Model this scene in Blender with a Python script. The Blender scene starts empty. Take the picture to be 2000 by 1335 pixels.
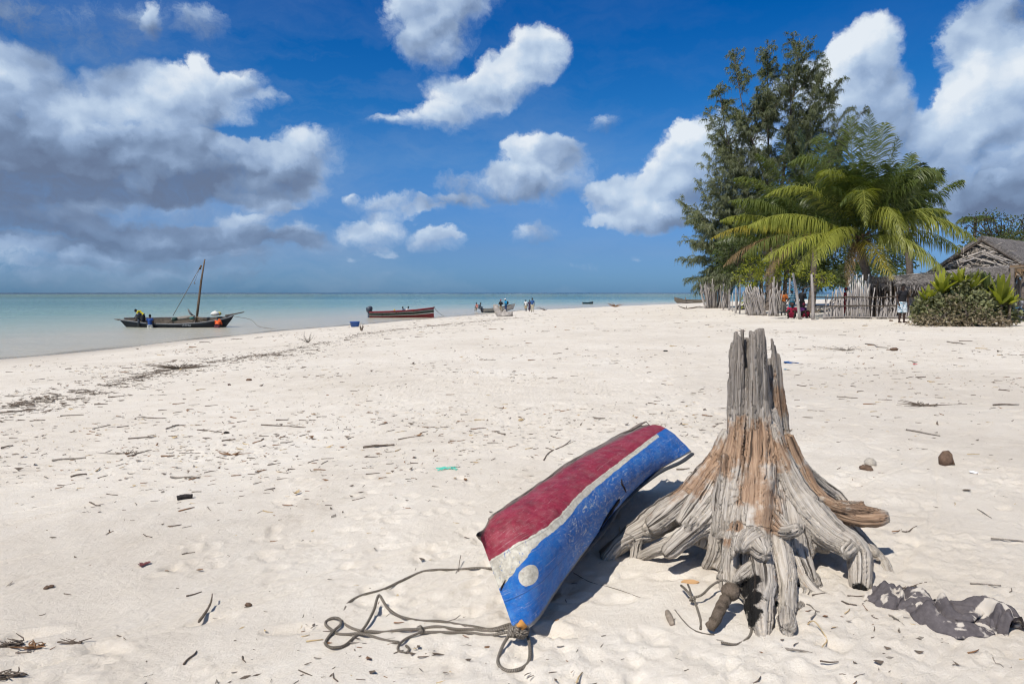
import bpy, bmesh, math, random
import numpy as np
from mathutils import Vector, Matrix
random.seed(7); RS = np.random.RandomState(11)
C = bpy.context.scene.collection
R = math.radians

# ------------------------------------------------------------------ camera
scene = bpy.context.scene
CAMZ = 2.6; F = 1333.3; HOR = 571.5
PITCH = math.atan((667.5 - HOR) / F)
cam = bpy.data.cameras.new('camera'); camo = bpy.data.objects.new('camera', cam); C.objects.link(camo)
cam.lens = 24; cam.sensor_width = 36; cam.clip_start = 0.05; cam.clip_end = 60000
camo.location = (0, 0, CAMZ); camo.rotation_euler = (R(90) - PITCH, 0, 0)
scene.camera = camo
scene.view_settings.view_transform = 'Standard'; scene.view_settings.look = 'None'
scene.view_settings.gamma = 1; scene.view_settings.exposure = 0.0
scene.cycles.use_denoising = True
scene.cycles.use_adaptive_sampling = True; scene.cycles.adaptive_threshold = .03; scene.cycles.adaptive_min_samples = 12
scene.cycles.max_bounces = 6; scene.cycles.diffuse_bounces = 2; scene.cycles.glossy_bounces = 2
scene.cycles.transparent_max_bounces = 8
try: scene.cycles.filter_width = 1.2
except Exception: pass

# sun: light travels right and away from the camera
SUN_EL = R(54); LH = Vector((0.62, 0.785)).normalized()
sd = bpy.data.lights.new('sun', 'SUN'); so = bpy.data.objects.new('sun', sd); C.objects.link(so)
sd.energy = 4.8; sd.angle = R(0.53); sd.color = (1.0, 0.955, 0.89)
ldir = Vector((LH.x * math.cos(SUN_EL), LH.y * math.cos(SUN_EL), -math.sin(SUN_EL)))
so.rotation_euler = ldir.to_track_quat('-Z', 'Y').to_euler()
TOSUN = -ldir

# ------------------------------------------------------------------ node helpers
class NT:
    def __init__(s, tree): s.t = tree; s.n = tree.nodes; s.l = tree.links
    def new(s, typ, **kw):
        n = s.n.new(typ)
        for k, v in kw.items(): setattr(n, k, v)
        return n
    def put(s, sock, v):
        if v is None: return
        if isinstance(v, bpy.types.NodeSocket): s.l.new(v, sock)
        else: sock.default_value = v
    def m(s, op, a, b=None, c=None, clamp=False):
        n = s.new('ShaderNodeMath', operation=op, use_clamp=clamp)
        s.put(n.inputs[0], a); s.put(n.inputs[1], b); s.put(n.inputs[2], c); return n.outputs[0]
    def vm(s, op, a, b=None, c=None, out=0, scale=None):
        n = s.new('ShaderNodeVectorMath', operation=op)
        s.put(n.inputs[0], a); s.put(n.inputs[1], b); s.put(n.inputs[2], c)
        if scale is not None: s.put(n.inputs['Scale'], scale)
        return n.outputs[out]
    def mix(s, f, a, b, blend='MIX'):
        n = s.new('ShaderNodeMix', data_type='RGBA', blend_type=blend)
        s.put(n.inputs[0], f)
        for k, v in ((6, a), (7, b)):
            if isinstance(v, tuple) and len(v) == 3: v = v + (1,)
            s.put(n.inputs[k], v)
        return n.outputs[2]
    def noise(s, vec, scale=5, detail=4, rough=.55, dist=0, out=0):
        n = s.new('ShaderNodeTexNoise')
        s.put(n.inputs['Vector'], vec); s.put(n.inputs['Scale'], scale); s.put(n.inputs['Detail'], detail)
        s.put(n.inputs['Roughness'], rough); s.put(n.inputs['Distortion'], dist); return n.outputs[out]
    def voro(s, vec, scale=5, feature='F1', detail=0, out='Distance'):
        n = s.new('ShaderNodeTexVoronoi', feature=feature)
        s.put(n.inputs['Vector'], vec); s.put(n.inputs['Scale'], scale)
        try: s.put(n.inputs['Detail'], detail)
        except Exception: pass
        return n.outputs[out]
    def ramp(s, f, stops, interp='LINEAR'):
        n = s.new('ShaderNodeValToRGB'); cr = n.color_ramp; cr.interpolation = interp
        while len(cr.elements) < len(stops): cr.elements.new(.5)
        for e, (p, c) in zip(cr.elements, stops):
            e.position = p; e.color = (c, c, c, 1) if isinstance(c, (int, float)) else tuple(c) + (1,)
        s.put(n.inputs[0], f); return n.outputs[0]
    def mr(s, v, a, b, c=0., d=1., smooth=False):
        n = s.new('ShaderNodeMapRange', interpolation_type='SMOOTHSTEP' if smooth else 'LINEAR')
        for i, x in enumerate((v, a, b, c, d)): s.put(n.inputs[i], x)
        return n.outputs[0]
    def attr(s, name, out='Fac'):
        n = s.new('ShaderNodeAttribute', attribute_name=name); return n.outputs[out]
    def bump(s, h, strength=.5, dist=.01):
        n = s.new('ShaderNodeBump'); s.put(n.inputs['Height'], h); n.inputs['Strength'].default_value = strength
        n.inputs['Distance'].default_value = dist; return n.outputs[0]
    def scalev(s, vec, sc): return s.vm('MULTIPLY', vec, sc)

def material(name, fn=None, rough=.8, spec=.3):
    m = bpy.data.materials.new(name); m.use_nodes = True
    t = NT(m.node_tree); b = m.node_tree.nodes['Principled BSDF']
    b.inputs['Roughness'].default_value = rough; b.inputs['Specular IOR Level'].default_value = spec
    if fn:
        r = fn(t, b)
    return m
def simple(name, col, rough=.8, var=.25, scale=6, bump=.15, spec=.3, dist=.01):
    """plain painted / fabric / wood surface with uneven tone and a fine relief"""
    def fn(t, b):
        tc = t.new('ShaderNodeTexCoord').outputs['Object']
        n = t.noise(tc, scale, 5, .6); n2 = t.noise(tc, scale * 7, 3, .6)
        f = t.m('ADD', t.m('MULTIPLY', n, .7), t.m('MULTIPLY', n2, .3))
        lo = tuple(c * (1 - var) for c in col); hi = tuple(min(1, c * (1 + var)) for c in col)
        t.put(b.inputs['Base Color'], t.ramp(f, [(.3, lo), (.7, hi)]))
        t.put(b.inputs['Normal'], t.bump(n2, bump, dist))
    return material(name, fn, rough, spec)

# ------------------------------------------------------------------ geometry helpers
def raydir(px, py):
    a = (px - 1000) / F; b = (667.5 - py) / F
    return np.array([a, math.cos(PITCH) + b * math.sin(PITCH), -math.sin(PITCH) + b * math.cos(PITCH)])
CAMP = np.array([0, 0, CAMZ])
def P(px, py, Y=None, z=None):
    d = raydir(px, py)
    t = Y / d[1] if Y is not None else (z - CAMZ) / d[2]
    return CAMP + d * t
# value noise
_tab = RS.rand(512, 512)
def vnoise(x, y):
    x = np.asarray(x, float); y = np.asarray(y, float)
    xi = np.floor(x).astype(int); yi = np.floor(y).astype(int); fx = x - xi; fy = y - yi
    fx = fx * fx * fx * (fx * (fx * 6 - 15) + 10); fy = fy * fy * fy * (fy * (fy * 6 - 15) + 10)
    a = _tab[xi & 511, yi & 511]; b = _tab[(xi + 1) & 511, yi & 511]
    c = _tab[xi & 511, (yi + 1) & 511]; d = _tab[(xi + 1) & 511, (yi + 1) & 511]
    return (a * (1 - fx) + b * fx) * (1 - fy) + (c * (1 - fx) + d * fx) * fy
def fbm(x, y, o=4, g=.5):
    r = 0; a = 1; s = 0
    for i in range(o):
        r = r + a * vnoise(x * 2 ** i + 17.3 * i, y * 2 ** i + 9.1 * i); s += a; a *= g
    return r / s - .5
# shoreline x as a function of y
_sy = np.array([-400, -30, 0, 15, 27, 43, 68, 96, 131, 173, 205, 235, 260, 300, 4000.])
_sx = np.array([-60, -25, -23.5, -22, -20, -16, -8.7, 0, 19.6, 50, 95, 190, 420, 3000, 90000.])
_yy = np.arange(-400, 700, 1.0); _xx = np.interp(_yy, _sy, _sx)
_k = np.exp(-np.linspace(-2, 2, 25) ** 2); _k /= _k.sum()
_xs = np.convolve(np.pad(_xx, 12, 'edge'), _k, 'valid')
_sl = np.gradient(_xs, _yy)
def shore_s(x, y):
    sx = np.interp(y, _yy, _xs); sl = np.interp(y, _yy, _sl)
    return (x - sx) / np.sqrt(1 + sl * sl)
_ps = np.array([-400, -60, -20, -5, 0, 4, 12, 22, 35, 60, 400.]); _pz = np.array([-4, -2.2, -1.1, -.32, 0, .22, .58, .98, 1.25, 1.36, 1.6])
_ss = np.arange(-400, 400, .5); _zz = np.convolve(np.pad(np.interp(_ss, _ps, _pz), 5, 'edge'), np.ones(11) / 11, 'valid')
_zz = _zz - np.interp(0, _ss, _zz)
_prints = []
for i in range(230):   # old footprints and scuffs
    r = 2.4 * (11 / 2.4) ** RS.rand(); a = R(-42 + 84 * RS.rand())
    _prints.append((r * math.sin(a), r * math.cos(a), RS.rand() * math.pi, .05 + .06 * RS.rand(), .3 + .7 * RS.rand()))
def H(x, y):
    x = np.asarray(x, float); y = np.asarray(y, float)
    s = shore_s(x, y)
    s = s + 1.6 * fbm(x * .08, y * .08, 3) * np.clip(1 - np.abs(s) / 60, 0, 1) * 2
    z = np.interp(s, _ss, _zz)
    dry = np.clip((s - 2) / 8, 0, 1); near = np.clip(1 - (np.hypot(x, y) - 8) / 30, 0.15, 1)
    z = z + dry * (.10 * fbm(x * .25, y * .25, 3) + .035 * fbm(x * 1.3, y * 1.3, 3))
    u = x * .62 + y * .78; v = x * .78 - y * .62       # drag marks run to the upper right
    z = z + dry * near * (.010 * fbm(u * .9, v * 7, 3) + .012 * fbm(x * 5, y * 5, 4))
    m = np.clip((fbm(x * .55 + 40, y * .55, 3) + .03) * 7, 0, 1)       # churned patches
    z = z + dry * near * m * (.034 * fbm(x * 13, y * 13, 4, .75) + .014 * fbm(x * 34, y * 34, 2, .8))
    return z
def stamp_marks(z, ax, ay, gx, gy):
    """footprints, scuffs, crumbs and drag furrows, cut into the mesh near the camera"""
    def win(cx, cy, r):
        i0, i1 = np.searchsorted(ax, (cx - r, cx + r)); j0, j1 = np.searchsorted(ay, (cy - r, cy + r)); return slice(j0, j1), slice(i0, i1)
    def mark(cx, cy, a, w, l, d, rim):
        sl = win(cx, cy, l * 2.6)
        if z[sl].size == 0: return
        dx = gx[sl] - cx; dy = gy[sl] - cy; p = (dx * math.cos(a) + dy * math.sin(a)) / l; q = (-dx * math.sin(a) + dy * math.cos(a)) / w
        wob = 1 + .5 * fbm(gx[sl] * 22, gy[sl] * 22, 2); rr = np.sqrt(p * p + q * q) * wob
        z[sl] += -d / (1 + np.exp((rr - 1) * 7)) + rim * np.exp(-((rr - 1.25) / .28) ** 2) * (1 + 1.2 * fbm(gx[sl] * 40, gy[sl] * 40, 2))
    rr_ = np.random.RandomState(4)
    for tr in range(13):         # walked trails
        x, y = rr_.uniform(-9, 9), rr_.uniform(2.4, 16); a = rr_.uniform(.2, 1.5) if tr % 2 else rr_.uniform(2.4, 3.4)
        for k in range(26):
            sd = .11 * (1 if k % 2 else -1); mark(x - math.sin(a) * sd, y + math.cos(a) * sd, a + rr_.normal(0, .12), .050, .125, rr_.uniform(.010, .022), .006)
            a += rr_.normal(0, .05); x += math.cos(a) * .42; y += math.sin(a) * .42
    for k in range(2600):        # small scuffs and pits
        r = 2.3 * (14 / 2.3) ** rr_.rand(); t_ = R(-42 + 84 * rr_.rand()); x, y = r * math.sin(t_), r * math.cos(t_)
        if float(fbm(x * .7, y * .7, 2)) < -.05: continue
        w_ = rr_.uniform(.014, .05); mark(x, y, rr_.uniform(0, 3.1), w_, w_ * rr_.uniform(1, 2.4), w_ * rr_.uniform(.12, .35), w_ * .13)
    for k in range(2600):        # lumps of clotted sand
        r = 2.3 * (12 / 2.3) ** rr_.rand(); t_ = R(-42 + 84 * rr_.rand()); x, y = r * math.sin(t_), r * math.cos(t_)
        if float(fbm(x * .55 + 40, y * .55, 3)) < -.02: continue
        w_ = rr_.uniform(.008, .022); sl = win(x, y, w_ * 3)
        if z[sl].size: z[sl] += w_ * .6 * np.exp(-(((gx[sl] - x) ** 2 + (gy[sl] - y) ** 2) / w_ ** 2) ** 2)
    for k in range(46):          # furrows dragged across the sand
        x0, y0 = rr_.uniform(-5, 4), rr_.uniform(2.3, 8); a = R(rr_.uniform(38, 62)); L = rr_.uniform(.5, 2.4); w_ = rr_.uniform(.010, .022); d = rr_.uniform(.003, .009)
        sl = win(x0, y0, L * 1.1)
        if z[sl].size == 0: continue
        dx = gx[sl] - x0; dy = gy[sl] - y0; p = dx * math.cos(a) + dy * math.sin(a); q = -dx * math.sin(a) + dy * math.cos(a) + .05 * np.sin(p * 2 + k)
        en = np.clip((L - np.abs(p)) / .3, 0, 1); z[sl] += en * (-d * np.exp(-(q / w_) ** 2) + d * .6 * np.exp(-((np.abs(q) - w_ * 1.9) / (w_ * .7)) ** 2))
    return z
def G(px, py, dz=0.):
    """where the view ray through a pixel meets the sand"""
    d = raydir(px, py); t = 1.5; step = .02
    while t < 400:
        p = CAMP + d * t
        if p[2] < max(float(H(p[0], p[1])), -50): break
        t += step * (1 + t * .5)
    lo = t - step * (1 + t * .5); hi = t
    for _ in range(18):
        mid = (lo + hi) / 2; p = CAMP + d * mid
        if p[2] < float(H(p[0], p[1])): hi = mid
        else: lo = mid
    p = CAMP + d * hi; p[2] += dz; return p

class MB:
    def __init__(s): s.v = []; s.f = []; s.uv = []; s.a = []; s.n = 0; s.fa = []
    def add(s, verts, faces, uvs=None, a=0.):
        verts = [tuple(map(float, v)) for v in verts]; b = s.n
        s.v += verts; s.n += len(verts); s.f += [tuple(i + b for i in f) for f in faces]
        s.uv += (uvs if uvs is not None else [(v[0], v[1]) for v in verts])
        s.a += ([a] * len(verts) if not hasattr(a, '__len__') else list(a))
    def tube(s, pts, rad, n=8, a=0., cap=True, flat=1., uvo=0., up=None, jag=0.):
        pts = [np.asarray(p, float) for p in pts]; k = len(pts)
        if not hasattr(rad, '__len__'): rad = [rad] * k
        T = []
        for i in range(k):
            d = pts[min(i + 1, k - 1)] - pts[max(i - 1, 0)]; T.append(d / (np.linalg.norm(d) + 1e-9))
        u = np.array(up if up is not None else ([0, 0, 1] if abs(T[0][2]) < .9 else [0, 1, 0]), float)
        vs = []; uv = []; L = 0
        for i in range(k):
            u = u - T[i] * u.dot(T[i]); u /= (np.linalg.norm(u) + 1e-9); w = np.cross(T[i], u)
            if i: L += np.linalg.norm(pts[i] - pts[i - 1])
            for j in range(n):
                t = 2 * math.pi * j / n
                rr = rad[i] * (1 + jag * (random.random() - .5))
                vs.append(pts[i] + rr * (math.cos(t) * u * flat + math.sin(t) * w)); uv.append((j / n, L + uvo))
        fs = [(i * n + j, i * n + (j + 1) % n, (i + 1) * n + (j + 1) % n, (i + 1) * n + j) for i in range(k - 1) for j in range(n)]
        if cap: fs += [tuple(range(n))[::-1], tuple((k - 1) * n + j for j in range(n))]
        s.add(vs, fs, uv, a)
    def box(s, c, h, rz=0., a=0., M=None):
        vs = []
        for sx in (-1, 1):
            for sy in (-1, 1):
                for sz in (-1, 1):
                    x, y, z = sx * h[0], sy * h[1], sz * h[2]
                    if M is not None: v = M @ Vector((x, y, z)); x, y, z = v
                    x, y = x * math.cos(rz) - y * math.sin(rz), x * math.sin(rz) + y * math.cos(rz)
                    vs.append((c[0] + x, c[1] + y, c[2] + z))
        s.add(vs, [(0, 1, 3, 2), (4, 6, 7, 5), (0, 4, 5, 1), (2, 3, 7, 6), (0, 2, 6, 4), (1, 5, 7, 3)], None, a)
    def grid(s, Pts, a=0., flip=False, uv=None):
        """Pts: array [m][n][3]"""
        m = len(Pts); n = len(Pts[0]); vs = [p for row in Pts for p in row]
        u = [(i / (m - 1), j / (n - 1)) for i in range(m) for j in range(n)] if uv is None else uv
        fs = [(i * n + j, (i + 1) * n + j, (i + 1) * n + j + 1, i * n + j + 1) for i in range(m - 1) for j in range(n - 1)]
        if flip: fs = [f[::-1] for f in fs]
        s.add(vs, fs, u, a)
    def build(s, name, mat, parent=None, smooth=True):
        me = bpy.data.meshes.new(name)
        me.from_pydata(s.v, [], s.f)
        uvl = me.uv_layers.new(name='UVMap')
        li = np.empty(len(me.loops), int); me.loops.foreach_get('vertex_index', li)
        uvl.data.foreach_set('uv', np.array(s.uv, float)[li].ravel())
        at = me.attributes.new('rnd', 'FLOAT', 'POINT'); at.data.foreach_set('value', np.array(s.a, float))
        if smooth: me.polygons.foreach_set('use_smooth', [True] * len(me.polygons))
        me.materials.append(mat)
        o = bpy.data.objects.new(name, me); C.objects.link(o)
        if parent is not None:
            o.parent = parent
            o.matrix_parent_inverse = mworld(parent).inverted()
        return o
def mworld(o):
    M = Matrix.LocRotScale(o.location, o.rotation_euler, o.scale)
    if o.parent: M = mworld(o.parent) @ o.matrix_parent_inverse @ M
    return M
def tag(o, label=None, cat=None, group=None, kind=None):
    if label: o['label'] = label
    if cat: o['category'] = cat
    if group: o['group'] = group
    if kind: o['kind'] = kind
    return o
def empty(name, loc, label, cat, group=None):
    o = bpy.data.objects.new(name, None); C.objects.link(o); o.location = tuple(map(float, loc)); o.empty_display_size = .1
    return tag(o, label, cat, group)
def spline(pts, n=8):
    """Catmull-Rom through points, arrays may carry extra columns"""
    p = [np.asarray(q, float) for q in pts]
    p = [2 * p[0] - p[1]] + p + [2 * p[-1] - p[-2]]; out = []
    for i in range(1, len(p) - 2):
        for k in range(n):
            t = k / n; a, b, c, d = p[i - 1], p[i], p[i + 1], p[i + 2]
            out.append(.5 * (2 * b + (c - a) * t + (2 * a - 5 * b + 4 * c - d) * t * t + (3 * b - a - 3 * c + d) * t ** 3))
    out.append(p[-2]); return out

# ------------------------------------------------------------------ world: Nishita sky with cumulus by direction
def px2uv(px, py):
    d = raydir(px, py); return math.atan2(d[0], d[1]), math.atan2(d[2], math.hypot(d[0], d[1]))
# (px, py, rx, ry, amount, tone)   tone 1 = sunlit white, 0 = grey base
BL = [(25,165,150,80,1.2,.9),(150,232,100,60,1,.85),(290,200,150,72,1.3,.95),(420,200,115,60,1.2,.95),(500,172,50,36,.9,.95),(413,140,34,38,1.1,.95),
(170,315,330,74,.82,.10),(10,345,230,110,.9,.05),(350,300,160,55,.9,.45),(600,300,95,58,1.1,.8),(500,325,140,45,.9,.5),(420,292,120,30,.6,.8),
(250,398,400,46,.72,.45),(540,378,120,38,.95,.72),(60,420,140,40,.8,.55),(150,455,420,40,1.,.12),(430,465,260,30,.9,.34),(150,540,900,30,.55,.35),(478,440,66,26,.8,.75),
(240,500,420,26,.85,.42),(165,503,55,22,.7,.75),(600,455,50,28,.7,.7),(610,480,60,20,.7,.7),(360,350,330,45,.9,.3),(-80,300,200,150,.8,.3),
(690,383,22,14,.7,.7),(775,402,78,26,.85,.8),(730,450,78,38,1.05,.85),(866,467,58,30,1.0,.85),(1040,455,70,32,.8,.65),(890,398,66,20,.7,.65),(1125,522,80,18,.55,.6),
(850,50,105,85,1.1,.8),(835,110,70,70,.8,.7),(890,-20,120,70,1.2,.85),(1048,100,66,64,1.4,1.),(990,155,80,60,1.3,.95),(905,195,100,50,1.2,.9),(815,236,105,34,1.,.85),(735,250,50,22,.45,.7),
(1060,335,110,72,1.15,.85),(1040,290,66,46,.9,.8),(945,368,120,40,.9,.6),(1110,300,50,40,.7,.6),(1180,245,52,32,.6,.5),
(1255,395,125,58,1.25,.9),(1330,320,80,85,1.3,.9),(1370,270,66,60,1.2,.85),(1185,385,60,34,.8,.8),(1300,430,160,24,.8,.55),(1430,330,120,120,1.2,.8),
(1690,95,78,62,1.3,1.),(1635,135,75,50,1.1,.9),(1690,200,110,100,1.4,.85),(1590,200,100,90,.9,.8),(1740,290,100,90,1.2,.6),(1915,140,100,110,1.5,1.),(1970,210,140,130,1.5,.95),(1895,270,110,100,1.5,.85),(1960,320,130,70,1.2,.55),
(1940,40,120,70,1.,.55),(1930,390,140,44,1.1,.0),(1830,405,60,36,1.,.8),(1945,358,40,16,.6,.8),(2080,300,140,240,1.3,.6),(1760,420,90,40,.8,.7),
(298,35,26,50,.62,.6),(412,50,62,62,.72,.6),(350,20,120,50,.35,.5),(555,205,40,24,.6,.7),(645,110,90,24,.34,.5),(80,60,320,120,.62,.25),(650,225,24,24,.5,.6),(1230,40,22,12,.4,.6)]
w = bpy.data.worlds.new('World'); scene.world = w; w.use_nodes = True
t = NT(w.node_tree); bg = w.node_tree.nodes['Background']
sky = t.new('ShaderNodeTexSky', sky_type='NISHITA', sun_disc=False)
sky.sun_elevation = SUN_EL; sky.sun_rotation = math.atan2(TOSUN.x, TOSUN.y)
sky.altitude = 0; sky.air_density = 1.0; sky.dust_density = .4; sky.ozone_density = 2.5
gen = t.new('ShaderNodeTexCoord').outputs['Generated']
sx = t.new('ShaderNodeSeparateXYZ'); t.put(sx.inputs[0], gen)
X, Y_, Z = sx.outputs
hyp = t.m('SQRT', t.m('ADD', t.m('MULTIPLY', X, X), t.m('MULTIPLY', Y_, Y_)))
U = t.m('ARCTAN2', X, Y_); V = t.m('ARCTAN2', Z, hyp)
cmb = t.new('ShaderNodeCombineXYZ'); t.put(cmb.inputs[0], U); t.put(cmb.inputs[1], V); uv = cmb.outputs[0]
# sky colour: Nishita, deepened as through a polarising filter, by height above the horizon; whitened overhead, out of view, for neutral shadow fill
grade = t.ramp(V, [(0.0, (.21, .46, 1.0)), (.06, (.28, .475, .89)), (.12, (.28, .54, .95)), (.186, (.25, .60, 1.0)), (.26, (.09, .53, 1.0)), (.38, (.002, .44, 1.0)), (.41, (.01, .45, 1.0)), (.62, (.75, .82, .9)), (1., (1., .92, .85))])
skyc = t.mix(1., sky.outputs[0], grade, 'MULTIPLY')
nz = t.noise(uv, 6, 5, .55, out=1)
warp = t.vm('MULTIPLY', t.vm('SUBTRACT', nz, (.5, .5, .5)), (.075, .055, 0))
nz2 = t.noise(uv, 22, 7, .62, out=1)
warp2 = t.vm('MULTIPLY', t.vm('SUBTRACT', nz2, (.5, .5, .5)), (.046, .038, 0))
uvw = t.vm('ADD', t.vm('ADD', uv, warp), warp2)
acc = None
for (cx, cy, rx, ry, am, tone) in BL:
    u0, v0 = px2uv(cx, cy); ua, _ = px2uv(cx - rx, cy); ub, _ = px2uv(cx + rx, cy)
    _, va = px2uv(cx, cy + ry); _, vb = px2uv(cx, cy - ry)
    ir = 2 / (ub - ua) / 1.12; jr = 2 / (vb - va) / 1.12
    q = t.vm('MULTIPLY_ADD', uvw, (ir, jr, 0), (-u0 * ir, -v0 * jr, 0))
    wgt = t.m('SUBTRACT', 1., t.vm('DOT_PRODUCT', q, q, out=1), clamp=True)
    cb = t.new('ShaderNodeCombineXYZ'); cb.inputs[0].default_value = am; cb.inputs[1].default_value = am * tone
    t.put(cb.inputs[2], t.vm('DOT_PRODUCT', q, (-.45, .9, 0), out=1))
    av = t.vm('SCALE', cb.outputs[0], scale=wgt)
    acc = av if acc is None else t.vm('ADD', acc, av)
sp = t.new('ShaderNodeSeparateXYZ'); t.put(sp.inputs[0], acc)
macro, tsum, gl = sp.outputs
lowc = t.m('MULTIPLY', t.mr(t.noise(t.vm('MULTIPLY', uvw, (13, 30, 1)), 1, 3, .5), .57, .72, 0., .75), t.m('MULTIPLY', t.mr(V, .015, .05), t.mr(V, .13, .19, 1., 0.)))
macro = t.m('ADD', macro, lowc); tsum = t.m('ADD', tsum, t.m('MULTIPLY', lowc, .75))
tone = t.m('DIVIDE', tsum, t.m('MAXIMUM', macro, .02))
p1 = t.vm('MULTIPLY', uv, (1, 1.3, 1)); p2 = t.vm('ADD', p1, (-.010, .018, 0))
puff = t.vm('ADD', p1, t.vm('SCALE', warp2, scale=1.1)); puff2 = t.vm('ADD', p2, t.vm('SCALE', warp2, scale=1.1))
def dens(p, pf):
    a = t.noise(p, 5, 4, .5)
    n = t.new('ShaderNodeTexVoronoi', feature='SMOOTH_F1')
    t.put(n.inputs['Vector'], pf); n.inputs['Scale'].default_value = 10; n.inputs['Detail'].default_value = 2.5
    n.inputs['Roughness'].default_value = .45; n.inputs['Smoothness'].default_value = .35
    return t.m('SUBTRACT', t.m('MULTIPLY', a, 1.0), t.m('MULTIPLY', n.outputs['Distance'], .5))
d1 = dens(p1, puff); d2 = dens(p2, puff2)
fine = t.noise(uvw, 30, 9, .72)
den = t.m('ADD', t.m('ADD', t.m('MULTIPLY', t.m('MINIMUM', macro, 1.2), 1.15), t.m('MULTIPLY', t.m('SUBTRACT', d1, .28), .9)), t.m('MULTIPLY', t.m('SUBTRACT', fine, .5), 1.25))
alpha = t.mr(den, .14, t.mr(gl, -.25, .3, 1.35, .80), 0, 1, True)
thick = t.mr(den, .3, 1.3, 0, 1, True)
relief = t.m('MULTIPLY', t.m('SUBTRACT', d1, d2), 1.7)
lit = t.m('ADD', t.m('ADD', t.m('MULTIPLY', tone, .95), t.m('MULTIPLY', gl, .38)), t.m('ADD', relief, t.m('MULTIPLY', t.m('SUBTRACT', fine, .5), .34)))
lit = t.m('MULTIPLY', t.m('SUBTRACT', lit, t.m('MULTIPLY', thick, .12)), .88)
cc = t.ramp(lit, [(0., (.14, .19, .30)), (.25, (.20, .28, .43)), (.5, (.33, .445, .64)), (.75, (.53, .65, .81)), (1., (.80, .86, .92))])
cc = t.vm('SCALE', cc, scale=10.0)
low = t.mr(V, .0, .10, .5, 1.)                 # distant clouds sink into the air
alpha = t.m('MULTIPLY', alpha, t.m('MULTIPLY', low, .97))
veil = t.m('MULTIPLY', t.mr(t.noise(t.vm('MULTIPLY', uvw, (2.2, 7, 1)), 1, 7, .62), .44, .78, 0., .42), t.m('MULTIPLY', t.mr(U, .55, -.35, .15, 1.), t.mr(V, .22, .40, 1., .35)))
skyc = t.mix(veil, skyc, (4.2, 5.1, 6.3, 1))
final = t.mix(alpha, skyc, cc)
t.put(bg.inputs['Color'], final); bg.inputs['Strength'].default_value = .1
w.cycles.sampling_method = 'NONE'

# ------------------------------------------------------------------ ground
def sand_fn(t, b):
    tc = t.new('ShaderNodeTexCoord').outputs['Object']
    n1 = t.noise(tc, .35, 4, .6); n2 = t.noise(tc, 3.0, 5, .65); n3 = t.noise(tc, 55, 4, .7)
    f = t.m('ADD', t.m('MULTIPLY', n1, .45), t.m('ADD', t.m('MULTIPLY', n2, .35), t.m('MULTIPLY', n3, .2)))
    col = t.ramp(f, [(.32, (.54, .48, .40)), (.5, (.645, .585, .50)), (.68, (.72, .67, .59))])
    spk = t.noise(tc, 240, 2, .5)
    col = t.mix(t.m('MULTIPLY', t.mr(spk, .62, .72), .35), col, (.22, .17, .13))
    # grey-brown organic staining, stronger behind the tide line
    st = t.m('MULTIPLY', t.mr(t.noise(t.scalev(tc, (1, 1, 1)), 1.1, 6, .7), .54, .72), t.mr(t.noise(tc, 9, 4, .7), .45, .62))
    col = t.mix(t.m('MULTIPLY', st, .38), col, (.30, .235, .175))
    px_ = t.new('ShaderNodeSeparateXYZ'); t.put(px_.inputs[0], tc)
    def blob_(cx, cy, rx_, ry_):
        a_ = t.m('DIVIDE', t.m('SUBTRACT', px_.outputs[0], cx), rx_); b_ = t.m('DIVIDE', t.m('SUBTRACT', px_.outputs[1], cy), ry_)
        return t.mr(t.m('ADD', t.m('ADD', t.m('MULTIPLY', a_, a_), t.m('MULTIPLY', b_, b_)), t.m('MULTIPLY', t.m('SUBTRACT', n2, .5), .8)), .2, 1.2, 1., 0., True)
    side_tone = t.m('MAXIMUM', t.m('MAXIMUM', blob_(3.2, 3.4, 2.6, 2.2), blob_(-3.0, 3.0, 2.4, 2.6)), blob_(6., 9., 4., 6.))
    col = t.mix(t.m('MULTIPLY', side_tone, .34), col, (.44, .385, .32))  # sand colour mixed darker in broad soft patches left and right
    wet = t.attr('wet')
    col = t.mix(t.m('MULTIPLY', wet, .8), col, (.475, .415, .34))
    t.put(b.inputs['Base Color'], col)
    t.put(b.inputs['Roughness'], t.m('SUBTRACT', .95, t.m('MULTIPLY', wet, .45)))
    h = t.m('ADD', t.m('MULTIPLY', t.noise(tc, 28, 6, .72), 1.), t.m('MULTIPLY', t.noise(tc, 130, 3, .6), .25))
    t.put(b.inputs['Normal'], t.bump(h, .6, .018))
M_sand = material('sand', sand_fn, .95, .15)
def axis(segs):
    out = [segs[0][0]]
    for a, b, d0, d1 in segs:
        x = a
        while x < b - 1e-6:
            f = (x - a) / (b - a); st = d0 + (d1 - d0) * f; x = min(b, x + st); out.append(x)
    return np.array(sorted(set(np.round(out, 4))))
ax = axis([(-500, -60, 60, 8), (-60, -20, 4, .8), (-20, -4, .5, .06), (-4, 4.2, .021, .021), (4.2, 12, .04, .12), (12, 60, .25, 1.), (60, 700, 6, 60)])
ay = axis([(-120, -5, 30, 2), (-5, 2.3, 1, .1), (2.3, 7.5, .019, .032), (7.5, 16, .036, .12), (16, 60, .16, .6), (60, 240, 1, 3), (240, 420, 12, 30)])
gx, gy = np.meshgrid(ax, ay); gz = stamp_marks(H(gx, gy), ax, ay, gx, gy)
nx, ny = len(ax), len(ay)
me = bpy.data.meshes.new('sand')
idx = np.arange(nx * ny).reshape(ny, nx)
q = np.stack([idx[:-1, :-1], idx[:-1, 1:], idx[1:, 1:], idx[1:, :-1]], -1).reshape(-1, 4)
me.vertices.add(nx * ny); me.vertices.foreach_set('co', np.stack([gx, gy, gz], -1).ravel())
me.loops.add(q.size); me.loops.foreach_set('vertex_index', q.ravel())
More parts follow.
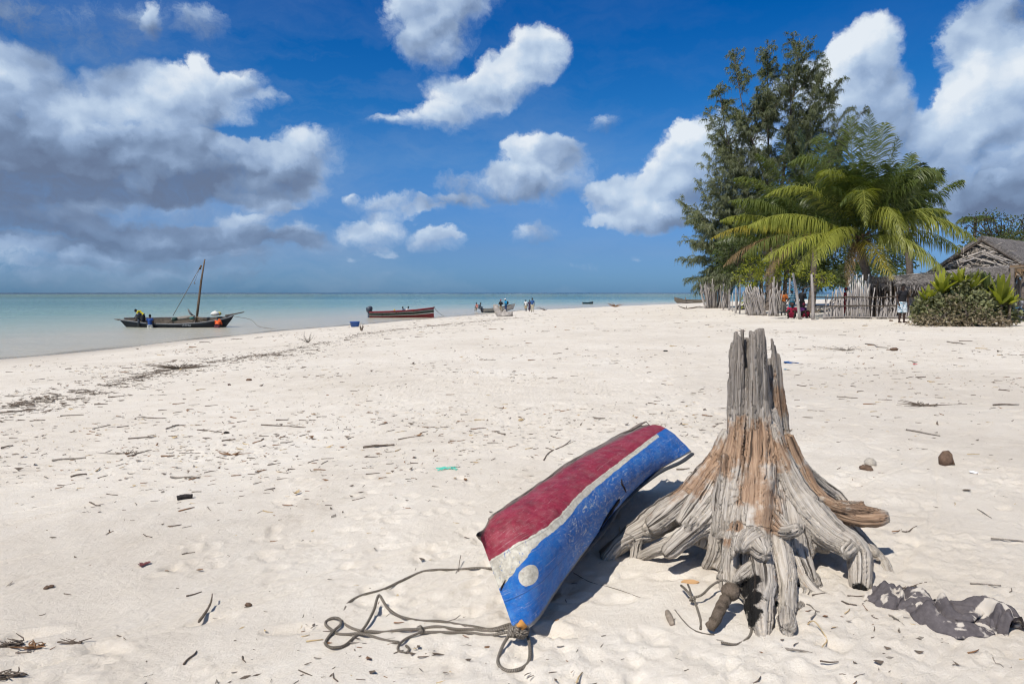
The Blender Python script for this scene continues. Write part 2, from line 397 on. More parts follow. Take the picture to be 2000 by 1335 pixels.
me.polygons.add(len(q)); me.polygons.foreach_set('loop_start', np.arange(0, q.size, 4)); me.polygons.foreach_set('loop_total', np.full(len(q), 4))
me.update(calc_edges=True); me.polygons.foreach_set('use_smooth', [True] * len(q))
at = me.attributes.new('wet', 'FLOAT', 'POINT')
wetv = np.clip(1 - (gz + .05 * fbm(gx * .4, gy * .4, 3) - .02) / .15, 0, 1); at.data.foreach_set('value', wetv.ravel())
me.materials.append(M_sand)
so_ = bpy.data.objects.new('sand', me); C.objects.link(so_); tag(so_, 'pale sand beach sloping down to the water', kind='structure')

# ------------------------------------------------------------------ sea
def sea_fn(t, b):
    s = t.attr('dep')        # log10 of the distance from the shore
    tc = t.new('ShaderNodeTexCoord').outputs['Object']
    n = t.noise(t.scalev(tc, (.004, .015, 1)), 1, 4, .6)
    nf = t.noise(t.scalev(tc, (.05, .25, 1)), 1, 4, .6)
    s2 = t.m('ADD', t.m('ADD', s, t.m('MULTIPLY', t.m('SUBTRACT', n, .5), .035)), t.m('MULTIPLY', t.m('SUBTRACT', nf, .5), .06))
    col = t.ramp(s2, [(.0, (.44, .40, .31)), (.25, (.42, .40, .32)), (.33, (.33, .375, .31)), (.42, (.19, .30, .262)), (.52, (.095, .20, .195)), (.60, (.065, .155, .155)), (.635, (.085, .16, .125)), (.70, (.105, .175, .12)), (.775, (.13, .20, .13)), (.79, (.018, .04, .055)), (1., (.014, .032, .05))])
    fo = t.m('MULTIPLY', t.m('MULTIPLY', t.mr(s, .765, .77), t.mr(s, .79, .785)), t.mr(t.noise(t.scalev(tc, (.03, .006, 1)), 1, 4, .7), .57, .62))
    col = t.mix(fo, col, (.75, .78, .78))
    t.put(b.inputs['Base Color'], col)
    h = t.m('ADD', t.noise(t.scalev(tc, (.9, 1.6, 1)), 1.2, 5, .65), t.m('MULTIPLY', t.noise(t.scalev(tc, (.08, .2, 1)), 1., 3, .5), 2.))
    t.put(b.inputs['Normal'], t.bump(h, .5, .16))
    t.put(b.inputs['Alpha'], t.attr('alp'))
    b.inputs['IOR'].default_value = 1.33
M_sea = material('sea water', sea_fn, .22, .14)
wx = np.concatenate([-np.geomspace(30, 30000, 60)[::-1], np.arange(-29, 60, 1.5), np.geomspace(60, 30000, 60)])
wy = np.concatenate([[-3000, -500, -100], np.arange(-60, 180, 1.5), np.geomspace(181, 40000, 160)])
gx, gy = np.meshgrid(wx, wy); s = -shore_s(gx, np.minimum(gy, 600)) ; s = s + 1.6 * 0
far = np.hypot(gx, gy)
sd_ = np.where(gy > 230, np.maximum(np.minimum(s, 1e9), gy - 200), s); sd_ = np.maximum(np.minimum(sd_, far), 0.05)
fb = np.clip((far - 120) / 500, 0, 1); sd_ = np.exp(np.log(sd_) * (1 - fb) + np.log(np.maximum(far - 50, 1)) * fb)
dep = np.clip(np.log10(np.maximum(sd_, 1)) / 4, 0, 1)
nx, ny = len(wx), len(wy); idx = np.arange(nx * ny).reshape(ny, nx)
q = np.stack([idx[:-1, :-1], idx[:-1, 1:], idx[1:, 1:], idx[1:, :-1]], -1).reshape(-1, 4)
me = bpy.data.meshes.new('sea'); me.from_pydata(np.stack([gx, gy, gx * 0], -1).reshape(-1, 3).tolist(), [], q.tolist())
a = me.attributes.new('dep', 'FLOAT', 'POINT'); a.data.foreach_set('value', dep.ravel())
a = me.attributes.new('alp', 'FLOAT', 'POINT'); a.data.foreach_set('value', np.clip((-H(gx, np.minimum(gy, 600)) + .01) / .03, .0, 1).ravel())
me.polygons.foreach_set('use_smooth', [True] * len(q)); me.materials.append(M_sea)
sea = bpy.data.objects.new('sea', me); C.objects.link(sea); tag(sea, 'calm turquoise sea fading to a dark line at the reef', kind='structure')

# ------------------------------------------------------------------ weathered stump
def wood_fn(t, b):
    g = t.attr('grain', 'Vector')
    gs = t.scalev(g, (60, 3.0, 7.0))
    n1 = t.noise(gs, 1., 6, .68, .8); n2 = t.noise(t.scalev(g, (190, 7, 7)), 1., 4, .6, .3)
    n3 = t.noise(t.scalev(g, (16, 5, 3)), 1., 4, .55)
    ring = t.m('ADD', t.m('MULTIPLY', n1, .6), t.m('MULTIPLY', n2, .4))
    grey = t.ramp(ring, [(.30, (.08, .065, .05)), (.40, (.28, .245, .205)), (.52, (.47, .42, .355)), (.70, (.66, .615, .555))])
    top = t.ramp(ring, [(.30, (.06, .048, .038)), (.42, (.21, .18, .15)), (.55, (.35, .315, .275)), (.72, (.50, .465, .42))])
    brown = t.ramp(ring, [(.30, (.09, .045, .022)), (.45, (.25, .14, .075)), (.6, (.40, .25, .145)), (.75, (.58, .44, .31))])
    oc = t.new('ShaderNodeTexCoord').outputs['Object']
    sp = t.noise(oc, 7, 5, .6)
    m_t = t.mr(t.m('ADD', t.attr('topm'), t.m('MULTIPLY', t.m('SUBTRACT', n1, .5), 1.2)), .2, .8); col = t.mix(m_t, grey, top)
    n4 = t.noise(oc, 11, 5, .65)
    mb = t.m('ADD', t.m('MULTIPLY', t.attr('brown'), .75), t.m('ADD', t.m('MULTIPLY', t.m('SUBTRACT', n3, .5), 1.5), t.m('MULTIPLY', t.m('SUBTRACT', n4, .5), 1.5)))
    mb = t.m('MULTIPLY', t.mr(mb, .30, .62), .85)
    col = t.mix(mb, col, brown)
    # pale flecks of dried sap and bleached fibres
    fl = t.m('MULTIPLY', t.mr(t.noise(t.scalev(g, (45, 14, 3)), 1., 5, .7), .62, .68), t.mr(sp, .42, .6))
    col = t.mix(t.m('MULTIPLY', fl, .7), col, (.66, .60, .52))
    col = t.mix(t.mr(sp, .3, .75, .0, .22), col, (.22, .17, .13))
    ch = t.mr(t.m('ADD', t.attr('char'), t.m('MULTIPLY', t.m('SUBTRACT', t.noise(oc, 38, 4, .6), .5), .9)), .4, .62)
    col = t.mix(ch, col, (.012, .011, .010))
    t.put(b.inputs['Base Color'], col)
    cr = t.mr(t.noise(t.scalev(g, (75, 1.6, 5)), 1., 3, .5), .36, .43)
    cl = t.mr(t.noise(t.scalev(g, (48, 1.3, 9)), 1., 4, .6, .4), .355, .40, .85, 0.); t.put(b.inputs['Base Color'], t.mix(cl, col, (.035, .026, .02)))
    h = t.m('SUBTRACT', t.m('ADD', t.m('MULTIPLY', ring, .9), t.m('MULTIPLY', cr, .6)), t.m('MULTIPLY', cl, 1.2))
    t.put(b.inputs['Normal'], t.bump(h, .9, .010))
M_wood = material('weathered wood', wood_fn, .85, .2)

def gp(px, py, r, dz=0.):          # on the ground
    p = G(px, py); p[2] += dz; return [p[0], p[1], p[2], r]
def ap(px, py, Y, r): p = P(px, py, Y=Y); return [p[0], p[1], p[2], r]
ST = []   # strands, each a list of [x,y,z,r]
def S(*pts): ST.append(list(pts))
def below(p, d=.12, dy=0.): return [p[0], p[1] + dy, p[2] - d, p[3]]
# jagged upper trunk: splinter columns that merge lower down
for (xt, yt, xb, yb, r, Y) in [
    (1431,668,1431,860,.018,4.05),(1438,648,1437,860,.022,4.03),(1445,656,1445,860,.022,4.00),(1450,642,1451,860,.014,4.04),(1442,690,1442,900,.04,4.10),
    (1466,646,1467,860,.017,4.00),(1471,650,1473,880,.028,3.985),(1479,643,1482,880,.024,3.985),(1487,641,1493,880,.024,4.00),(1492,655,1500,880,.018,4.02),(1478,665,1484,900,.052,4.06),
    (1424,682,1433,820,.010,4.05),(1424,745,1424,860,.014,4.05),(1426,742,1430,900,.022,4.08),(1456,720,1460,850,.016,4.02),
    (1507,659,1519,800,.014,4.14),(1511,672,1526,860,.018,4.18),(1514,700,1531,880,.022,4.22),(1531,790,1541,900,.018,4.14),(1520,740,1533,900,.02,4.16),
    (1550,880,1562,960,.02,4.14),(1457,660,1458,860,.034,4.10),(1458,722,1458,860,.026,4.03),(1500,700,1506,900,.034,4.17),(1504,760,1512,900,.030,4.13),(1433,700,1436,860,.030,4.08),(1490,690,1496,880,.034,4.06),(1513,740,1522,880,.026,4.12),(1526,760,1538,890,.026,4.16),(1517,690,1528,860,.022,4.16),(1509,800,1515,900,.03,4.10)]:
    n = 6; L = []
    for i in range(n):
        f = i / (n - 1); L.append(ap(xt + (xb - xt) * f + random.uniform(-1.2, 1.2), yt + (yb - yt) * f, Y, r * (.62 + .5 * min(1, f * 2.5))))
    ST.append(L)
# trunk body spreading downwards
S(ap(1447,760,4.04,.045), ap(1442,850,4.02,.065), ap(1432,930,3.97,.085), ap(1424,1000,3.92,.09), ap(1420,1060,3.88,.075), gp(1398,1112,.045,.0))
S(ap(1478,760,4.03,.055), ap(1482,850,4.0,.075), ap(1480,930,3.92,.095), ap(1474,1010,3.82,.105), ap(1462,1080,3.72,.09), ap(1440,1150,3.64,.062))
S(ap(1500,800,4.08,.05), ap(1512,880,4.05,.07), ap(1528,950,3.98,.09), ap(1540,1020,3.88,.095), ap(1552,1080,3.78,.08), ap(1578,1140,3.65,.055))
S(ap(1480,850,4.15,.10), ap(1480,950,4.15,.17), ap(1482,1030,4.12,.22), ap(1484,1080,4.1,.18))
S(ap(1440,860,4.06,.05), ap(1420,920,4.05,.07), ap(1400,975,4.02,.08), ap(1386,1030,3.98,.065), ap(1372,1070,3.95,.05))
# left roots
S(ap(1425,840,4.12,.045), ap(1405,890,4.13,.07), ap(1376,940,4.15,.085), ap(1340,980,4.17,.095), ap(1300,1005,4.18,.092), ap(1262,1030,4.18,.082), ap(1225,1050,4.16,.06), gp(1180,1080,.05,-.03))
S(ap(1345,970,4.10,.05), ap(1310,1000,4.08,.065), ap(1280,1022,4.08,.06), ap(1268,1030,4.08,.05))
S(ap(1250,1040,4.15,.045), ap(1243,1062,4.13,.036), gp(1236,1088,.026,-.03))
S(ap(1228,1052,4.14,.05), ap(1205,1066,4.1,.045), gp(1183,1090,.04,-.02))
S(ap(1372,1030,4.0,.05), ap(1330,1055,4.0,.044), ap(1285,1072,3.98,.040), gp(1254,1088,.035,.0))
S(ap(1400,985,3.98,.07), ap(1372,1020,3.93,.068), ap(1345,1043,3.88,.062), ap(1322,1062,3.83,.052), ap(1306,1076,3.80,.042), ap(1298,1084,3.79,.028))
S(ap(1352,1018,3.9,.03), ap(1343,1027,3.83,.026))
S(ap(1412,925,3.97,.035), ap(1408,980,3.93,.055), ap(1404,1040,3.88,.055), ap(1394,1080,3.86,.046), gp(1378,1108,.03,-.01))
S(ap(1415,885,3.95,.014), ap(1413,930,3.93,.022), ap(1409,990,3.9,.035))
# front centre root with burls and burnt hollow
S(ap(1478,980,3.86,.075), ap(1476,1050,3.74,.085), ap(1482,1100,3.62,.078), ap(1490,1140,3.44,.068), ap(1489,1180,3.29,.058), ap(1489,1212,3.17,.052), gp(1491,1238,.040,-.01), gp(1493,1254,.018,-.02))
S(ap(1470,1050,3.66,.06), ap(1452,1063,3.60,.04), ap(1446,1075,3.56,.028))
S(ap(1478,1066,3.62,.055), ap(1488,1078,3.54,.042), ap(1494,1083,3.50,.032))
S(ap(1482,1110,3.58,.06), ap(1460,1122,3.52,.045), ap(1444,1132,3.47,.028), ap(1437,1136,3.45,.016))
S(ap(1462,1128,3.55,.045), ap(1470,1160,3.42,.045), ap(1475,1195,3.26,.045), gp(1482,1228,.045,.0))
S(ap(1440,1040,3.74,.06), ap(1430,1090,3.70,.062), ap(1428,1128,3.66,.055), gp(1428,1165,.045,-.02))
S(ap(1446,1046,3.72,.03), ap(1436,1070,3.62,.02), ap(1431,1086,3.58,.012))
S(ap(1412,1040,3.8,.02), ap(1403,1050,3.74,.018))
# right of centre
S(ap(1505,980,3.88,.07), ap(1516,1050,3.76,.07), ap(1528,1100,3.62,.062), ap(1537,1150,3.48,.050), ap(1538,1190,3.30,.044), gp(1540,1224,.036,-.01), gp(1542,1244,.02,-.02))
S(ap(1510,1010,3.80,.05), ap(1530,1036,3.70,.042), ap(1548,1035,3.64,.034), ap(1562,1031,3.60,.026))
S(ap(1537,1195,3.22,.038), ap(1538,1215,3.12,.042), ap(1538,1230,3.06,.034))
S(ap(1545,1080,3.76,.05), ap(1562,1120,3.66,.046), ap(1580,1150,3.56,.042), ap(1602,1166,3.50,.034), ap(1630,1172,3.46,.024), ap(1668,1182,3.42,.017), ap(1705,1192,3.40,.012), gp(1745,1205,.008, .0), gp(1768,1222,.005,.0))
S(ap(1584,1150,3.56,.038), ap(1572,1172,3.48,.026), gp(1562,1190,.016,.0))
# big right root bending down to a burnt foot
S(ap(1505,830,4.0,.04), ap(1522,890,3.96,.06), ap(1548,950,3.92,.078), ap(1582,1000,3.86,.09), ap(1622,1040,3.78,.088), ap(1658,1062,3.72,.078), ap(1678,1084,3.67,.062), ap(1681,1115,3.62,.055), ap(1680,1140,3.58,.050), ap(1679,1152,3.565,.046))
S(ap(1590,1030,3.86,.07), ap(1572,1062,3.84,.055), ap(1592,1075,3.80,.04))
S(ap(1660,1070,3.66,.035), ap(1648,1081,3.60,.026))
S(ap(1546,1050,3.84,.05), ap(1566,1090,3.80,.04), ap(1585,1120,3.78,.03), gp(1600,1145,.02))
# behind right: horizontal brown root, arching ridge, back leg
S(ap(1538,850,4.12,.035), ap(1556,900,4.12,.05), ap(1578,950,4.08,.055), ap(1606,982,4.02,.056), ap(1640,1000,3.97,.056), ap(1680,1010,3.92,.056), ap(1712,1010,3.89,.052), ap(1733,1007,3.88,.036))
S(ap(1600,975,3.99,.03), ap(1640,990,3.93,.03), ap(1690,997,3.9,.03), ap(1722,1001,3.88,.02))
S(ap(1630,985,3.98,.022), ap(1672,984,3.93,.02), ap(1688,981,3.9,.013))
S(ap(1542,880,4.24,.04), ap(1572,920,4.28,.05), ap(1604,948,4.3,.048), ap(1632,968,4.3,.042), ap(1650,985,4.25,.03))
S(ap(1580,960,4.12,.06), ap(1630,1010,4.08,.06), ap(1668,1046,4.02,.056), ap(1700,1078,3.95,.05), ap(1722,1100,3.9,.042), gp(1736,1116,.035,-.03))
S(ap(1716,1088,3.93,.02), ap(1740,1108,3.90,.012), ap(1758,1110,3.88,.012), ap(1765,1098,3.87,.007))
S(ap(1706,1082,3.86,.02), ap(1714,1082,3.82,.016))
S(ap(1436,900,4.02,.07), ap(1424,960,3.97,.09), ap(1414,1015,3.92,.088), ap(1412,1060,3.86,.06))
S(ap(1410,915,4.06,.06), ap(1388,960,4.04,.085), ap(1362,1000,4.02,.085), ap(1335,1030,4.0,.06))
S(ap(1496,920,3.98,.08), ap(1500,980,3.92,.10), ap(1504,1040,3.84,.095), ap(1508,1090,3.74,.07), ap(1512,1130,3.66,.04))
S(ap(1456,1000,3.84,.08), ap(1452,1050,3.76,.08), ap(1450,1095,3.68,.06))
S(ap(1535,930,4.02,.07), ap(1560,990,3.95,.09), ap(1592,1040,3.88,.085), ap(1626,1062,3.80,.06))
S(ap(1534,980,3.92,.07), ap(1552,1040,3.84,.075), ap(1570,1090,3.76,.055))
# dark inner mass under the stump
S(ap(1440,1080,4.1,.13), ap(1500,1090,4.15,.16), ap(1580,1070,4.15,.13), ap(1630,1075,4.1,.06))
for k in range(70):          # loose splinters and broken fibres
    L = ST[random.randint(21, len(ST) - 8)]
    if len(L) < 4: continue
    i = random.randint(0, len(L) - 3); a_ = np.array(L[i]); b_ = np.array(L[i + 1]); d_ = b_ - a_; p_ = a_ + d_ * random.random()
    o_ = np.array([random.uniform(-1, 1), random.uniform(-1.2, -.1), random.uniform(-.2, .6)]); o_ /= np.linalg.norm(o_); q_ = p_[:3] + o_ * p_[3] * .96
    t_ = d_[:3] / (np.linalg.norm(d_[:3]) + 1e-6) * random.choice((-1, -1, 1)); ln_ = random.uniform(.05, .16)
    ST.append([list(q_ - t_ * .02) + [.010], list(q_ + t_ * ln_ * .5 + o_ * .004) + [.009], list(q_ + t_ * ln_ + o_ * random.uniform(.008, .022)) + [.005]])
SR = [np.array(spline(L, 7)) for L in ST]
mb = MB()
for L in SR:
    rad = L[:, 3] * 1.05
    if len(L) > 2:
        mb.tube(L[:, :3], rad, 12, cap=True, jag=.12)
tmp = bpy.data.meshes.new('tmp'); tmp.from_pydata(mb.v, [], mb.f)
to = bpy.data.objects.new('tmp', tmp); C.objects.link(to)
md = to.modifiers.new('r', 'REMESH'); md.mode = 'VOXEL'; md.voxel_size = .0066; md.use_smooth_shade = True
dg = bpy.context.evaluated_depsgraph_get(); dg.update()
st = bpy.data.meshes.new_from_object(to.evaluated_get(dg)); bpy.data.objects.remove(to)
nv = len(st.vertices); co = np.empty(nv * 3); st.vertices.foreach_get('co', co); co = co.reshape(-1, 3)
ed = np.empty(len(st.edges) * 2, int); st.edges.foreach_get('vertices', ed); ed = ed.reshape(-1, 2)
deg = np.bincount(ed.ravel(), minlength=nv)[:, None]
def lap(c):
    s = np.zeros_like(c); 
    for k in range(c.shape[1]):
        s[:, k] = np.bincount(ed[:, 0], c[ed[:, 1], k], nv) + np.bincount(ed[:, 1], c[ed[:, 0], k], nv)
    return s / deg
for _ in range(5): co = co + .55 * (lap(co) - co)
# nearest strand gives the run of the grain
SP = []; 
for i, L in enumerate(SR):
    T = np.gradient(L[:, :3], axis=0); T /= np.linalg.norm(T, axis=1)[:, None] + 1e-9
    u = np.cross(T[0], [0.3, 1, 0.1]); ls = np.concatenate([[0], np.cumsum(np.linalg.norm(np.diff(L[:, :3], axis=0), axis=1))])
    for k in range(len(L)):
        u = u - T[k] * u.dot(T[k]); u /= np.linalg.norm(u); SP.append(np.concatenate([L[k], T[k], u, [ls[k], i]]))
SP = np.array(SP)
near = np.empty(nv, int); dbest = np.empty(nv)
for a0 in range(0, nv, 4000):
    c = co[a0:a0 + 4000]; D = np.linalg.norm(c[:, None, :] - SP[None, :, :3], axis=2) - SP[None, :, 3] * 1.0
    near[a0:a0 + 4000] = D.argmin(1)
sp_ = SP[near]; rel = co - sp_[:, :3]; al = sp_[:, 10] + (rel * sp_[:, 4:7]).sum(1)
uu = sp_[:, 7:10]; vv = np.cross(sp_[:, 4:7], uu)
phi = np.arctan2((rel * vv).sum(1), (rel * uu).sum(1)); acr = phi * .06; sid = sp_[:, 11]
cyc = np.cos(phi); sny = np.sin(phi)
# vertex normals
me2 = st
st.vertices.foreach_set('co', co.ravel()); st.update()
no = np.empty(nv * 3); st.vertices.foreach_get('normal', no); no = no.reshape(-1, 3)
g1 = fbm(cyc * 2.2 + sid * 3.1 + 30, sny * 2.2 + al * 1.6, 4, .6); g2 = fbm(phi * 3.5 + sid * 7, al * 2.2, 3, .65); g3 = vnoise(phi * 7 + sid, al * 3 + 50)
hgt = co[:, 2] - 1.0
disp = .016 * g1 + .011 * g2
disp -= .016 * np.exp(-((g3 - .5) / .035) ** 2) * (vnoise(al * 2 + sid, phi) > .35)
disp += .022 * fbm(co[:, 0] * 5 + co[:, 2] * 3, co[:, 1] * 5 + co[:, 2] * 2, 3) + .010 * fbm(co[:, 0] * 14 + co[:, 2] * 9, co[:, 1] * 14 + co[:, 2] * 6, 3)
upper = np.clip((hgt - .75) / .3, 0, 1)
disp *= (1 - .45 * upper)
co2 = co + no * disp[:, None]
# jagged break at the very top
st.vertices.foreach_set('co', co2.ravel()); st.update()
def patch(px, py, Y, r): 
    p = P(px, py, Y=Y); return np.clip(1.5 - np.linalg.norm(co - p, axis=1) / r, 0, 1)
br = np.zeros(nv)
for a_ in [(1405,910,4.05,.16),(1385,950,4.1,.15),(1345,970,4.15,.12),(1440,860,4.0,.10),(1485,880,3.93,.17),(1480,960,3.85,.14),(1492,1010,3.78,.10),(1440,960,3.9,.05),(1436,1030,3.75,.05),(1426,1060,3.7,.04),
           (1640,1000,3.93,.14),(1690,1008,3.88,.12),(1590,960,4.05,.12),(1545,870,4.12,.12),(1520,780,4.2,.15),(1570,930,4.1,.1),(1280,1010,4.1,.05)]:
    br = np.maximum(br, patch(*a_))
chv = np.zeros(nv)
for a_ in [(1470,1150,3.40,.075),(1470,1178,3.28,.07),(1468,1202,3.18,.055),(1680,1160,3.52,.055),(1690,1168,3.6,.04)]:
    chv = np.maximum(chv, patch(*a_))
tpm = np.clip((hgt - .74 + .45 * fbm(co[:, 0] * 8, co[:, 2] * 3, 3)) / .34, 0, 1)
for nm, arr in (('brown', br), ('char', chv), ('topm', tpm)):
    at = st.attributes.new(nm, 'FLOAT', 'POINT'); at.data.foreach_set('value', arr)
at = st.attributes.new('grain', 'FLOAT_VECTOR', 'POINT'); at.data.foreach_set('vector', np.stack([acr, al, sid * 1.37], 1).ravel())
st.materials.clear(); st.materials.append(M_wood); st.name = 'tree_stump'
stump = bpy.data.objects.new('tree_stump', st); C.objects.link(stump)
tag(stump, 'tall weathered tree stump with splayed grey and brown roots standing on the sand', 'tree stump')
print('stump verts', nv)

# ------------------------------------------------------------------ broken canoe, keel up
def rows(K, M, Gw):
    return np.array(K), np.array(M), np.array(Gw)
KP = [(938,1046,1.44),(958,1010,1.475),(1000,980,1.495),(1063,936,1.51),(1117,900,1.52),(1171,869,1.53),(1233,838,1.54),(1266,830,1.54)]
MP = [(955,1095,1.30),(1002,1067,1.385),(1050,1040,1.42),(1085,1012,1.44),(1130,967,1.46),(1171,934,1.47),(1233,887,1.49),(1296,843,1.50)]
GP = [(1008,1240,1.0),(1050,1212,1.045),(1098,1138,1.10),(1135,1088,1.155),(1172,1040,1.20),(1222,978,1.26),(1289,917,1.33),(1351,882,1.36)]
def up(l, k): return np.array([P(a, b, z=c) for a, b, c in l])
Kp, Mp, Gp = up(KP, 0), up(MP, 0), up(GP, 0)
SN = 40
def along(A): 
    pts = spline(list(A), 8); pts = np.array(pts); return pts[np.linspace(0, len(pts) - 1, SN).round().astype(int)]
Ka, Ma, Ga = along(Kp), along(Mp), along(Gp)
NV = 22
hull = np.zeros((SN, NV, 3)); 
for i in range(SN):
    for j in range(NV):
        v = j / (NV - 1)
        # quadratic through K (v=0), M (v=.46), G (v=1)
        vm_ = .46
        l0 = (v - vm_) * (v - 1) / ((0 - vm_) * (0 - 1)); l1 = v * (v - 1) / (vm_ * (vm_ - 1)); l2 = v * (v - vm_) / (1 * (1 - vm_))
        hull[i, j] = Ka[i] * l0 + Ma[i] * l1 + Ga[i] * l2
_n0 = np.cross(np.gradient(hull, axis=0), np.gradient(hull, axis=1)); _n0 /= np.linalg.norm(_n0, axis=2)[:, :, None] + 1e-9
if _n0[20, 10].dot(CAMP - hull[20, 10]) < 0: _n0 = -_n0
for i in range(SN):
    for j in range(NV): hull[i, j] += _n0[i, j] * .035 * math.sin(math.pi * j / (NV - 1)) * min(1, i / 8)
# dents and an uneven sheer
for i in range(SN):
    for j in range(NV):
        hull[i, j, 2] += .008 * float(fbm(i * .35, j * .3, 3)) * 2
        if j == 0: hull[i, j, 2] += .006 * math.sin(i * 1.3)
def hull_fn(t, b):
    uvn = t.new('ShaderNodeTexCoord').outputs['UV']; oc = t.new('ShaderNodeTexCoord').outputs['Object']
    s_ = t.new('ShaderNodeSeparateXYZ'); t.put(s_.inputs[0], uvn); u, v, _ = s_.outputs
    nA = t.noise(oc, 9, 5, .65); nB = t.noise(oc, 42, 5, .7); nC = t.noise(t.scalev(uvn, (9, 90, 1)), 1, 5, .7); nD = t.noise(t.scalev(uvn, (60, 14, 1)), 1., 5, .7, 1.)
    red = t.ramp(t.m('ADD', t.m('MULTIPLY', nA, .6), t.m('MULTIPLY', nB, .4)), [(.35, (.15, .014, .026)), (.52, (.26, .022, .045)), (.68, (.34, .055, .08))])
    blue = t.ramp(t.m('ADD', t.m('MULTIPLY', nA, .6), t.m('MULTIPLY', nB, .4)), [(.32, (.010, .075, .26)), (.5, (.010, .125, .44)), (.68, (.035, .20, .52))])
    white = t.ramp(nB, [(.35, (.42, .38, .30)), (.55, (.62, .58, .48)), (.7, (.72, .69, .60))])
    ve = t.m('ADD', v, t.m('MULTIPLY', t.m('SUBTRACT', nA, .5), .045))
    ve = t.m('ADD', ve, t.m('MULTIPLY', t.m('SUBTRACT', nB, .5), .03))
    # the white line is broad at the bow and narrows aft
    wid = t.m('ADD', .075, t.m('MULTIPLY', t.mr(u, .0, .28, .17, 0., True), 1.))
    isw = t.m('LESS_THAN', ve, t.m('ADD', .46, wid)); isr = t.m('LESS_THAN', ve, .46)
    endw = t.m('LESS_THAN', u, .955)
    peel = t.mr(nD, .60, .63)                                         # blue left over on the white line at the bow
    col = t.mix(t.m('MULTIPLY', isw, endw), blue, t.mix(t.m('MULTIPLY', peel, t.mr(u, .1, .35, 1., .0)), white, blue))
    # scuffed aft part of the blue: white primer shows through
    sc = t.m('MULTIPLY', t.mr(t.noise(t.scalev(uvn, (70, 30, 1)), 1., 6, .75, 1.5), .565, .585), t.m('MULTIPLY', t.mr(u, .30, .45), t.mr(v, .52, .6)))
    sc2 = t.m('MULTIPLY', t.mr(t.noise(oc, 60, 4, .7), .70, .72), .8)
    band = t.m('MULTIPLY', t.mr(t.m('ABSOLUTE', t.m('SUBTRACT', u, .55)), .08, .30, 1., .35), sc)
    col = t.mix(band, col, (.62, .62, .55)); col = t.mix(sc2, col, (.55, .56, .52))
    gr = t.m('MULTIPLY', t.mr(t.noise(oc, 30, 4, .7), .60, .66), t.mr(u, .0, .07, .8, 0.))
    col = t.mix(gr, col, (.05, .16, .16))
    col = t.mix(isr, col, red)
    # worn keel: bare grey wood
    wk = t.mr(t.m('SUBTRACT', t.m('ADD', v, t.m('MULTIPLY', t.m('SUBTRACT', nC, .5), .30)), t.mr(u, .45, .85, .0, .06)), .02, .06, 1., 0.)
    wood = t.ramp(nC, [(.35, (.03, .024, .02)), (.5, (.15, .125, .10)), (.65, (.38, .33, .28))])
    col = t.mix(wk, col, wood)
    # painted round eye on the bow
    du = t.m('MULTIPLY', t.m('SUBTRACT', u, EYE[0]), EYE[2]); dv = t.m('MULTIPLY', t.m('SUBTRACT', v, EYE[1]), EYE[3])
    rr = t.m('ADD', t.m('SQRT', t.m('ADD', t.m('MULTIPLY', du, du), t.m('MULTIPLY', dv, dv))), t.m('MULTIPLY', t.m('SUBTRACT', nB, .5), .22))
    col = t.mix(t.m('LESS_THAN', rr, 1.), col, white)
    crk = t.mr(nC, .33, .30, 0., .5)
    col = t.mix(crk, col, (.05, .05, .06))
    dust = t.mr(t.noise(oc, 16, 6, .75), .45, .8, 0., .28)
    col = t.mix(dust, col, (.34, .30, .26))
    t.put(b.inputs['Base Color'], col)
    rim = t.mr(t.m('ADD', v, t.m('MULTIPLY', t.m('SUBTRACT', nB, .5), .05)), .972, .985); col = t.mix(rim, col, (.16, .15, .14))
    seam = t.mr(t.m('ABSOLUTE', t.m('SUBTRACT', t.m('FRACT', t.m('MULTIPLY', t.m('ADD', v, t.m('MULTIPLY', nA, .01)), 3.1)), .5)), .012, .0, 0., 1.)
    col = t.mix(t.m('MULTIPLY', seam, t.mr(nB, .4, .6, .1, .6)), col, (.05, .05, .06))
    scr = t.m('MULTIPLY', t.mr(t.noise(t.scalev(uvn, (6, 160, 1)), 1., 3, .6, 2.), .64, .66), .5); col = t.mix(scr, col, (.50, .48, .45))
    t.put(b.inputs['Base Color'], col)
    hh = t.m('ADD', t.m('ADD', t.m('MULTIPLY', nB, .8), t.m('MULTIPLY', nC, .9)), t.m('SUBTRACT', t.m('MULTIPLY', isw, .4), t.m('MULTIPLY', seam, 1.2)))
    t.put(b.inputs['Normal'], t.bump(t.m('ADD', hh, t.m('MULTIPLY', nA, 2.)), .5, .008))
# locate the painted eye: the hull cell that is seen at its place
def proj(p):
    d = np.asarray(p) - CAMP; f = d[1] * math.cos(PITCH) - d[2] * math.sin(PITCH); u_ = d[1] * math.sin(PITCH) + d[2] * math.cos(PITCH)
    return 1000 + d[0] / f * F, 667.5 - u_ / f * F
bst = min(((proj(hull[i, j])[0] - 1033) ** 2 + (proj(hull[i, j])[1] - 1126) ** 2, i, j) for i in range(SN) for j in range(NV)); bi, bj = bst[1], bst[2]
lu = np.linalg.norm(hull[min(bi + 1, SN - 1), bj] - hull[bi - 1, bj]) / 2 * (SN - 1); lv = np.linalg.norm(hull[bi, bj + 1] - hull[bi, bj - 1]) / 2 * (NV - 1)
EYE = (bi / (SN - 1), bj / (NV - 1), lu / .060, lv / .046)
print('eye', EYE, bst[0])
M_hull = material('painted hull', hull_fn, .55, .25)
canoe = empty('canoe', (Ka[0][0], Ka[0][1], 1.0), 'broken wooden canoe lying keel up, painted red, white and blue, roped at its bow', 'canoe')
mb = MB()
far = hull.copy()
nrm = np.cross(np.gradient(hull, axis=0), np.gradient(hull, axis=1)); nrm /= np.linalg.norm(nrm, axis=2)[:, :, None] + 1e-9
